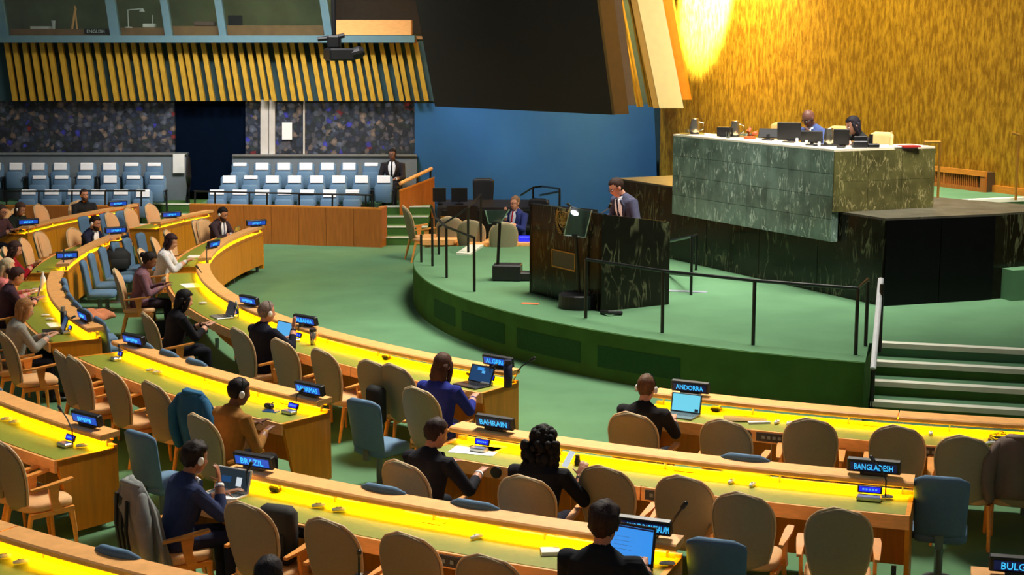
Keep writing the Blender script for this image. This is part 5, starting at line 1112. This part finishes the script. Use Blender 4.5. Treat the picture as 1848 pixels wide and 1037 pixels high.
# ---------------------------------------------------------------- nameplates, laptops and small things on the desks
SIGNW = .41
def nameplate(px, py, text, label, yaw=None, w=SIGNW, bars=0, sx=0):
    q = at(px, py, .985); k = min(RK, key=lambda r: abs(RK[r] - rad(q))); q = pol(RK[k] + .085, ang(q), .915)
    rz = (face_c(q) if yaw is None else R(yaw)); t = thing('nameplate', tuple(q), label, 'nameplate', 'lit country nameplates', rz=rz)
    T = Matrix.Rotation(R(12), 4, 'X')
    MB().box((0, 0, .078), (w, .06, .115), M=T, bev=.008).build('housing', M['black'], t); MB().box((0, 0, .012), (w * .5, .09, .026)).build('foot', M['black'], t)
    MB().box((0, -.032, .078), (w * .86, .006, .072), M=T).build('display_panel', M['sign_blue'] if bars or text is None or len(text) < 8 and text not in ('BAHRAIN', 'ANDORRA') else M['sign_dark'], t)
    if text:
        me = text_mesh(text, .076, w * .72); me.materials.append(M['sign_text']); o = bpy.data.objects.new('letters', me); COL.objects.link(o); o.parent = t
        o.matrix_local = T @ Matrix.Translation((sx, -.037, .078)) @ Matrix.Rotation(math.pi / 2, 4, 'X')
    else:
        g = MB(); n = bars or 7
        for i in range(n): g.box(((i - n / 2 + .5) * .03, -.037, .078 + .004 * ((i * 7) % 3 - 1)), (.018, .003, .040 - .006 * (i % 3)), M=T)
        o = g.build('letters', M['sign_text'], t); o['kind'] = 'stuff'
    return t
nameplate(897, 652, 'ALGERIA', 'blue-lit nameplate reading ALGERIA behind the dark blue laptop')
nameplate(1248, 697, 'ANDORRA', 'dark nameplate with cyan letters ANDORRA behind the cyan laptop')
nameplate(893, 762, 'BAHRAIN', 'blue-lit nameplate reading BAHRAIN above the spread papers')
nameplate(1580, 833, 'BANGLADESH', 'dark nameplate with cyan letters BANGLADESH at the right desk end', w=.44)
nameplate(1841, 1008, 'BULGARIA', 'nameplate beginning BULG cut off at the bottom right corner', w=.42, sx=.02)
nameplate(1158, 950, 'BRUNEI DARUSSALAM', 'dark nameplate ending in AM behind the blue laptop at bottom centre', w=.44, sx=.05)
nameplate(465, 829, 'BRAZIL', 'blue-lit nameplate behind the white laptop at lower left', yaw=math.degrees(face_c(pol(17.5, 235))) + 6)
nameplate(565, 700, 'BAHAMAS', 'blue-lit nameplate at the end of the middle second-row ledge')
nameplate(555, 577, 'ALBANIA', 'blue-lit nameplate partly behind the bright blue laptop', yaw=-40)
nameplate(457, 541, None, 'tilted blue-lit nameplate beside the clear bottle, left of the grey-haired man', yaw=-46, bars=8)
nameplate(252, 611, None, 'blue-lit nameplate on the aisle end of the middle second-row ledge', yaw=-42, bars=8)
nameplate(172, 752, None, 'blue-lit nameplate on the ledge at lower left above the gooseneck microphone', yaw=-38, bars=7)
nameplate(165, 568, None, 'blue-lit nameplate seen obliquely beside the blonde woman\'s laptop', yaw=-58, bars=6)
nameplate(118, 460, None, 'dark oblique nameplate beside the upright microphone at far left', yaw=20, bars=5, w=.36)
nameplate(384, 440, None, 'dark nameplate turned edge-on near the white-jacket woman\'s microphone', yaw=70, bars=5, w=.36)
nameplate(468, 402, None, 'blue-lit nameplate at the far end of the front-row desk', yaw=28, bars=6)
nameplate(222, 415, None, 'blue-lit nameplate right of the leaning navy-suited man', yaw=28, bars=6)
nameplate(322, 387, None, 'lone blue-lit nameplate before the visitors\' aisle', yaw=28, bars=6)
nameplate(218, 367, None, 'blue-lit nameplate right of the bearded man', yaw=28, bars=6)
nameplate(64, 400, None, 'blue-lit nameplate right of the dark-clothed laptop user at far left', yaw=28, bars=6)
DT = .757
def clampr(q, lo):
    k = max((k for k in RK if RK[k] - .25 < rad(q)), default=1); r = min(max(rad(q), RK[k] + lo), RK[k] + .54); return pol(r, ang(q), q.z)
def laptop(px, py, yaw, scr, label, body='black', open_=108, w=.33, pic=None, dz=DT, lh=.20):
    q = clampr(at(px, py, dz), .46); rz = face_c(q) + R(yaw); t = thing('laptop', tuple(q), label, 'laptop', 'open laptops on the desks', rz=rz)
    MB().box((0, 0, .009), (w, .23, .018), bev=.004).build('base', M[body], t)
    kb = MB()
    for r in range(4):
        for c in range(11): kb.box(((c - 5) * w * .082, .075 - r * .026, .0195), (w * .068, .02, .003))
    kb.build('keyboard', M['rail' if body == 'black' else 'metal'], t)['kind'] = 'stuff'
    T = Matrix.Translation((0, .115, .012)) @ Matrix.Rotation(R(open_ - 90 - 0), 4, 'X').inverted()
    ld = MB().box((0, .004, lh / 2), (w, .009, lh), M=T, bev=.003).build('lid', M[body], t)
    MB().box((0, -.0022, lh / 2 + .003), (w * .90, .003, lh * .84), M=T).build('screen', M[scr], ld)
    for nm, m_, x, z, sw, sh in (pic or []): MB().box((x, -.0042, z), (sw, .002, sh), M=T).build(nm, M[m_], ld)
    return t
laptop(538, 606, 8, 'scr_sky', 'laptop with plain bright blue screen before the grey-haired man', 'metal')
laptop(404, 572, 2, 'scr_dark', 'dark-screened laptop before the black-haired typing person', 'steel')
laptop(872, 690, -6, 'scr_dim', 'black laptop with dark blue screen before the blue-jacket woman', 'black', 112, .36, [('icon', 'scr_sky', .03, .13, .05, .03), ('window', 'scr_blue', -.02, .16, .1, .035)])
laptop(1237, 746, -2, 'scr_cyan', 'laptop with glowing cyan screen below the letters ANDORRA', 'metal', 104, .33, [('thumbnail', 'scr_dark', .12, .035, .04, .03)])
laptop(418, 890, 6, 'scr_dark', 'silver-white laptop with dark screen showing a white figure', 'white', 108, .36, [('picture', 'scr_white', .065, .09, .055, .075), ('picture', 'scr_dim', -.07, .10, .10, .05)])
laptop(1150, 1000, -6, 'scr_blue', 'laptop with tall bright blue document screen before the foreground person', 'black', 100, .40, [('page_lines', 'scr_dim', -.05, .10, .14, .002), ('page_lines', 'scr_dim', -.05, .13, .14, .002), ('page_lines', 'scr_dim', -.05, .16, .14, .002), ('page_lines', 'scr_dim', -.05, .19, .10, .002), ('toolbar', 'sign_dark', 0, .262, .36, .012)], lh=.29)
laptop(120, 597, -6, 'scr_dim', 'dark laptop seen from the side before the blonde woman', 'black', 112)
laptop(72, 540, 0, 'scr_dark', 'small pale laptop beside the white bottle at the left edge', 'steel', 105, .30)
def pxof(p):
    c, s = math.cos(TILT), math.sin(TILT); h = p.z - HC; d = p.y * c - h * s; return 924 + FPX * p.x / d, 518.5 - FPX * (p.y * s + h * c) / d
PXL = pxof(pol(RK[1] + .47, 170.6, DT))
laptop(34, 415, 0, 'scr_dark', 'laptop of the dark-clothed person at far left', 'metal', 110, .30)
laptop(*PXL, 0, 'scr_dim', 'laptop at the far end of the front row before the man with earpiece', 'metal', 105, .30)
# microphone units with blue display and gooseneck
def mic_unit(px, py, label, stalk=None, big=.15):
    q = clampr(at(px, py, DT), .33); rz = face_c(q); t = thing('microphone_unit', tuple(q), label, 'microphone', 'desk microphone units', rz=rz)
    MB().box((0, 0, .02), (big, .10, .04), bev=.01).build('body', M['steel'], t)
    T = Matrix.Translation((0, .05, .045)) @ Matrix.Rotation(R(-20), 4, 'X'); h = MB().box((0, 0, .03), (big, .02, .06), M=T, bev=.004).build('display_case', M['black'], t)
    MB().box((0, -.0115, .03), (big * .86, .003, .042), M=T).build('display', M['disp_blue'], h)
    for i in range(5): MB().box(((i - 2) * big * .13, -.0135, .03), (big * .08, .002, .014), M=T).build('character', M['scr_sky'], h)
    if stalk:
        p0 = Vector((stalk[0], .02, .04)); p1 = p0 + Vector((0, 0, .14)); p2 = Vector((stalk[1], stalk[2], stalk[3]))
        g = MB().tube([p0, p1, p1.lerp(p2, .5) + Vector((0, 0, .02)), p2], .007, 6).build('gooseneck', M['black'], t); MB().tube([p2, p2 + (p2 - p1).normalized() * .05], .016, 8, round_ends=True).build('capsule', M['black'], g)
    return t
mic_unit(556, 738, 'blue microphone display near the end of the middle second-row desk', (.09, .11, .05, .22))
mic_unit(160, 796, 'blue microphone display with gooseneck at the lower left desk end', (.1, -.22, .1, .30))
mic_unit(248, 645, 'blue microphone display below the aisle nameplate of the middle desk', (.06, -.05, .06, .16), .12)
mic_unit(1575, 882, 'blue microphone display under the letters BANGLADESH', (.13, .02, .12, .30), .20)
mic_unit(890, 803, 'blue microphone display beyond the spread papers', None, .16)
mic_unit(902, 688, 'blue microphone display right of the dark blue laptop', (.03, .05, .05, .2), .12)
mic_unit(447, 570, 'blue microphone display right of the dark-screened laptop', (.05, .12, .03, .12), .12)
mic_unit(560, 612, 'blue microphone display hidden beside the bright blue laptop', (.06, .06, .05, .2), .12)
mic_unit(463, 878, 'blue microphone display behind the white laptop', (.1, .1, .05, .22), .13)
mic_unit(152, 599, 'blue microphone display beside the blonde woman\'s laptop', (.03, .0, .08, .2), .10)
def goose(base, tip, label, r=.008):
    t = thing('gooseneck_microphone', tuple(base), label, 'microphone', 'gooseneck microphones', world=True)
    MB().lathe([(.03, 0), (.03, .02), (.012, .03)], 12, Matrix.Translation(base)).build('socket', M['black'], t)
    m = base.lerp(tip, .5) + Vector((0, 0, .06)); MB().tube([base, base.lerp(m, .6) + Vector((0, 0, .02)), m, tip], r, 6).build('stalk', M['black'], t); MB().tube([tip, tip + (tip - m).normalized() * .05], .018, 8, round_ends=True).build('capsule', M['black'], t); return t
goose(at(1200, 985, DT), at(1232, 915, 1.10), 'gooseneck microphone reaching right above the letters AM')
goose(at(648, 1040, DT), at(648, 997, 1.06), 'upright gooseneck microphone at the bottom edge before a beige chair')
goose(at(925, 690, DT), at(958, 650, 1.02), 'gooseneck microphone reaching past the tall navy flask')
goose(at(115, 492, DT), at(115, 453, 1.05), 'upright gooseneck microphone at the far left second-row desk')
goose(at(373, 488, DT), at(373, 447, 1.05), 'upright gooseneck microphone beside the white-jacket woman\'s papers')
goose(at(368, 508, DT), at(357, 483, 1.0), 'gooseneck microphone beside the mauve-jacket woman\'s papers')
goose(at(85, 505, DT), at(69, 490, .98), 'low gooseneck microphone beside the white bottle')
# bottles and flasks
def bottle(px, py, prof, m, label, cap=None, k=1.0):
    q = clampr(at(px, py, DT), .26); t = thing('bottle', tuple(q), label, 'bottle'); MB().lathe([(r * k, z * k) for r, z in prof], 16).build('body', M[m], t, True)
    if cap: MB().lathe([(cap[0] * k, prof[-1][1] * k), (cap[0] * k, (prof[-1][1] + cap[1]) * k), (.01, (prof[-1][1] + cap[1]) * k)], 14).build('cap', M[cap[2]], t)
    return t
PB = [(.032, 0), (.036, .01), (.036, .14), (.016, .19), (.014, .21)]; FL_ = [(.038, 0), (.04, .01), (.042, .22)]
bottle(427, 572, PB, 'glass', 'clear plastic water bottle between the dark laptop and its nameplate', (.016, .02, 'white'))
bottle(578, 620, [(.032, 0), (.038, .02), (.045, .17)], 'silver', 'tall dark-rimmed tumbler right of the bright blue laptop', (.046, .03, 'black'))
bottle(933, 693, FL_, 'coat_navy', 'tall navy flask standing by the ALGERIA nameplate', (.038, .04, 'coat_navy'), 1.15) if 'coat_navy' in M else (M.__setitem__('coat_navy', mat('navy_flask', (24, 28, 58), .35)), bottle(933, 693, FL_, 'coat_navy', 'tall navy flask standing by the ALGERIA nameplate', (.038, .04, 'coat_navy'), 1.15))
bottle(125, 590, FL_, 'black', 'dark thermos with clear top beside the blonde woman\'s laptop', (.03, .06, 'steel'))
bottle(99, 520, PB, 'white', 'white bottle beside the desk end at the left edge', (.016, .02, 'white'), 1.15)
# earpieces lying in pairs, and small objects
EP = None
def earpiece(px, py, label, yaw=0, col='white'):
    q = clampr(at(px, py, DT), .24); t = thing('earpiece', tuple(q), label, 'earpiece', 'white earpieces on the desks', rz=R(yaw))
    MB().tube([(-.045, 0, .018), (0, 0, .022), (.045, 0, .018)], [(.016, .014), (.022, .018), (.018, .014)], 10, (0, 0, 1), True).build('shell', M[col], t, True); MB().tube([(-.02, .0, .034), (.02, 0, .034)], [(.008, .006), (.008, .006)], 8, (0, 0, 1), True).build('clip', M['metal'], t, True); return t
for px, py, yw, lb in [(20, 757, 12, 'left white earpiece of the pair at the left edge desk'), (33, 763, 12, 'right white earpiece of the pair at the left edge desk'), (67, 988, 20, 'left white earpiece of the pair at the bottom left'), (99, 997, 20, 'right white earpiece of the pair at the bottom left'),
                       (273, 670, 10, 'left earpiece behind the third beige chair of the middle desk'), (285, 674, 10, 'right earpiece behind the third beige chair of the middle desk'), (575, 915, 10, 'earpiece just left of a beige chair top at bottom centre'), (622, 918, 10, 'earpiece peeping over a beige chair top at bottom centre'),
                       (860, 972, 40, 'single earpiece right of a beige chair on the bottom centre desk'), (1320, 871, 60, 'left earpiece of the pair on the BANGLADESH desk'), (1358, 877, 60, 'right earpiece of the pair on the BANGLADESH desk'), (1402, 764, 60, 'left earpiece of the pair on the right front-row desk'), (1424, 766, 60, 'earpiece beside a tall beige chair on the right front-row desk'),
                       (366, 549, 10, 'white earpiece between the papers and the dark laptop'), (82, 571, 10, 'upper white earpiece beside the blonde woman'), (90, 578, 10, 'lower white earpiece beside the blonde woman'), (100, 545, 10, 'white earpiece by the small pale laptop'), (178, 800, 15, 'white earpiece at the lower left desk end beside the blue display'),
                       (1603, 888, 0, 'white microphone foot piece right of the blue display'), (1213, 1010, 0, 'pale earpiece at the end of the bottom centre desk'), (1680, 780, 80, 'silver earpiece behind the right beige chairs on the front-row desk')]:
    earpiece(px, py, lb, yw)
for px, py, lb in ((497, 887, 'small black control box right of the white laptop'), (1292, 742, 'small black control box right of the cyan laptop'), (697, 648, 'small black control box on the front-row desk above two beige chairs'), (486, 737, 'small dark round object on the middle desk'), (850, 678, 'small black control box left of the dark blue laptop')):
    q = at(px, py, DT); t = thing('control_box', tuple(q), lb, 'control box', 'small black control boxes', rz=face_c(q)); MB().box((0, 0, .03), (.11, .07, .05), bev=.015).build('body', M['black'], t); MB().tube([(.03, 0, .05), (.05, .02, .075)], .008, 6).build('knob', M['metal'], t)
def sheet(px, py, w, d, yaw, label, m='white', n=1, h=.004, nm='papers', cat='papers', z=DT):
    q = at(px, py, z); mb = MB()
    for i in range(n): mb.box((q.x + .03 * i, q.y - .02 * i, q.z + h / 2 + h * i), (w, d, h), rz=face_c(q) + R(yaw + 7 * i))
    return tag(mb.build(nm, M[m], base=True), label, cat)
sheet(858, 812, .44, .30, 14, 'open white papers spread under the hands of the black-suited person'); sheet(880, 806, .30, .22, -6, 'second white sheet lying beside the spread papers')
sheet(345, 515, .42, .26, 10, 'large white sheet on the desk of the mauve-jacket woman'); sheet(350, 463, .28, .2, 0, 'white open booklet before the white-jacket woman', h=.01)
sheet(98, 586, .34, .16, 0, 'white papers above the blonde woman\'s laptop'); sheet(68, 523, .30, .16, 0, 'white stack of papers at the plum cardigan person', h=.012)
sheet(993, 998, .14, .12, 30, 'small white notepad left of the foreground person', h=.03, nm='notepad'); sheet(1345, 757, .42, .22, 20, 'worn brown folder on the right front-row desk', 'folder', h=.015, nm='document_folder', cat='folder'); sheet(1370, 764, .22, .04, 30, 'pale rolled paper at the edge of the brown folder', h=.02)
sheet(489, 742, .16, .08, 20, 'phone with blue face on the middle desk', 'scr_dim', h=.01, nm='mobile_phone', cat='phone'); sheet(100, 495, .3, .2, 0, 'dark closed tablet on the far left second-row desk', 'black', h=.012, nm='tablet', cat='tablet'); sheet(1200, 742, .12, .10, 0, 'white card left of the cyan laptop')
ph = at(1026, 828, .97); tag(MB().box((0, 0, 0), (.075, .012, .15), M=Matrix.Translation(ph) @ Matrix.Rotation(face_c(ph) + R(-30), 4, 'Z') @ Matrix.Rotation(R(-35), 4, 'X'), bev=.004).build('mobile_phone', M['scr_white'], base=True), 'white-blue phone held up by the curly-haired person', 'phone')
ph = at(68, 477, .98); tag(MB().box((0, 0, 0), (.08, .012, .16), M=Matrix.Translation(ph) @ Matrix.Rotation(face_c(ph), 4, 'Z') @ Matrix.Rotation(R(-50), 4, 'X'), bev=.004).build('mobile_phone', M['black'], base=True), 'dark phone held up by the person in red', 'phone')
q = at(1042, 838, DT); tag(MB().lathe([(.025, 0), (.03, .03), (.02, .07), (.024, .09)], 10, Matrix.Translation(q)).build('ink_bottle', M['black'], base=True), 'small dark bottle beside the held white-blue phone', 'bottle')
# tangled headset cable heap at the right
q = at(1805, 792, DT); c = MB()
for i in range(5):
    c.tube([q + Vector((.13 * math.cos(a * .9 + i) * (1 - .1 * i), .11 * math.sin(a * 1.1 + i), .01 + .008 * i + .01 * math.sin(a * 2))) for a in [k * .5 for k in range(14)]], .006, 5)
tag(c.build('cable_heap', M['black'], base=True), 'tangle of black cables at the right end of the front-row desk', 'cables')
earpiece(1788, 802, 'pale headset piece under the cable tangle at the right', 20)
# coats and bags
def coat(ch, m, label, w=.28, low=.36, lining=False):
    """a coat hung over the back of chair ch"""
    rz = ch.rotation_euler[2]; z = 1.085; t = thing('draped_coat', tuple(ch.location), label, 'coat', rz=rz); rs = []
    for k in range(13):
        f = k / 12; zz_ = z - (z - low) * f; vv = max(0, (zz_ - .40) / .66); cy = -.185 - .15 * min(1, vv) - .03 * f
        ww = w * (.45 + .55 * min(1, (f * 4) ** .5)) * (1 + .10 * f); dd = .045 + .075 * min(1, f * 3); ring = []
        for i in range(40):
            a = 2 * math.pi * i / 40; fold = 1 + (.10 * math.sin(a * 7 + 2 * f) + .05 * math.sin(a * 13 + 4 * f)) * min(1, f * 2.5)
            ring.append((ww * math.cos(a) * fold, cy + .05 * math.cos(a) ** 2 + dd * math.sin(a) * fold, zz_ + .02 * math.sin(a * 3) * (f > .9)))
        rs.append(ring)
    MB().rings(rs).build('body', M[m], t, True)
    for s_ in (-1, 1): MB().tube([(s_ * w * .75, -.30, z - .10), (s_ * w * 1.05, -.33, z - .24), (s_ * w * 1.1, -.32, z - .45), (s_ * w * 1.0, -.30, z - .6)], [.045, .065, .058, .045], 12, (0, 1, 0), True).build('sleeve', M[m], t, True)
    MB().tube([(-w * .5, -.30, z - .03), (0, -.385, z - .01), (w * .5, -.30, z - .03)], [(.03, .02), (.035, .028), (.03, .02)], 10, (0, 0, 1), True).build('collar', M[m], t, True)
    if lining:
        for x, tw in ((-.15, .06), (-.02, .07), (.13, .04)): MB().rings([[(x - tw / 2, y, zz_), (x + tw / 2, y, zz_), (x + tw / 2, y + .02, zz_), (x - tw / 2, y + .02, zz_)] for y, zz_ in ((-.415, .95), (-.43, .7), (-.40, .46))]).build('lining_fold', M['coat_lining'], t)
    return t
c_ = chair_px(352, 706, 'beige chair under the blue coat', G1)
coat(c_, 'blue_coat', 'blue coat draped over a chair in the middle of the second row', .27, .30)
gc = [o for o in bpy.data.objects if o.get('label') == 'beige chair under the grey coat'][0]
coat(gc, 'grey_coat', 'grey coat draped over the chair of the blue-suited person', .29, .40, True)
p = pol(RK[2] - .42, 199.2, .465); rs_ = []
for h, k_ in ((0, 1), (.03, 1.04), (.075, .96), (.10, .72), (.105, .3)):
    rs_.append([(p.x + .30 * k_ * math.cos(a) * (1 + .10 * math.sin(5 * a + 20 * h)), p.y + .27 * k_ * math.sin(a) * (1 + .10 * math.cos(4 * a)), p.z + h + .018 * math.sin(6 * a + 3 * k_) * (h > .02)) for a in [2 * math.pi * i / 32 for i in range(32)]])
tag(MB().rings(rs_).build('folded_coat', M['tan_coat'], smooth=True, base=True), 'tan coat folded on a blue chair seat at the left', 'coat')
def bag(p, d, label, m='bag', rz=0, straps=True, nm='shoulder_bag', cat='bag', bw=.05):
    t = thing(nm, tuple(p), label, cat, rz=rz); MB().box((0, 0, d[2] / 2), d, bev=bw).build('body', M[m], t, True)
    MB().box((0, -d[1] / 2 - .015, d[2] * .35), (d[0] * .7, .04, d[2] * .45), bev=.015).build('front_pocket', M[m], t, True)
    if straps: MB().tube([(-d[0] * .28, 0, d[2] - .02), (-d[0] * .22, 0, d[2] + .12), (d[0] * .22, 0, d[2] + .12), (d[0] * .28, 0, d[2] - .02)], .012, 6).build('handle', M[m], t)
    return t
q = at(290, 612, 0); bag(q, (.34, .22, .28), 'black bag standing on the carpet behind the black-haired typing person', rz=.4)
q = at(212, 488, .46); bag(Vector((q.x, q.y, .46)), (.46, .34, .40), 'large black bag on the blue chairs at left', rz=.5, bw=.1)
hc_ = [o for o in bpy.data.objects if o.get('label', '').startswith('beige chair immediately left of the blue-jacket')][0]
bag(hc_.matrix_basis @ Vector((-.14, -.45, .40)), (.26, .15, .42), 'black bag hanging at the back of a beige chair left of the blue-jacket woman', rz=hc_.rotation_euler[2], straps=False)
q = at(482, 910, .98); bag(Vector((q.x + .06, q.y + .10, .48)), (.32, .18, .46), 'black backpack with looped straps hung on a beige chair', nm='backpack', cat='backpack', rz=face_c(q) + .2, straps=False)
q = at(255, 500, 0)
c_ = chair_px(1848, 792, 'beige chair under the mauve-grey jacket at the right edge', G1)
coat(c_, 'fin_grey', 'mauve-grey jacket over a chair cut by the right edge', .26, .5)
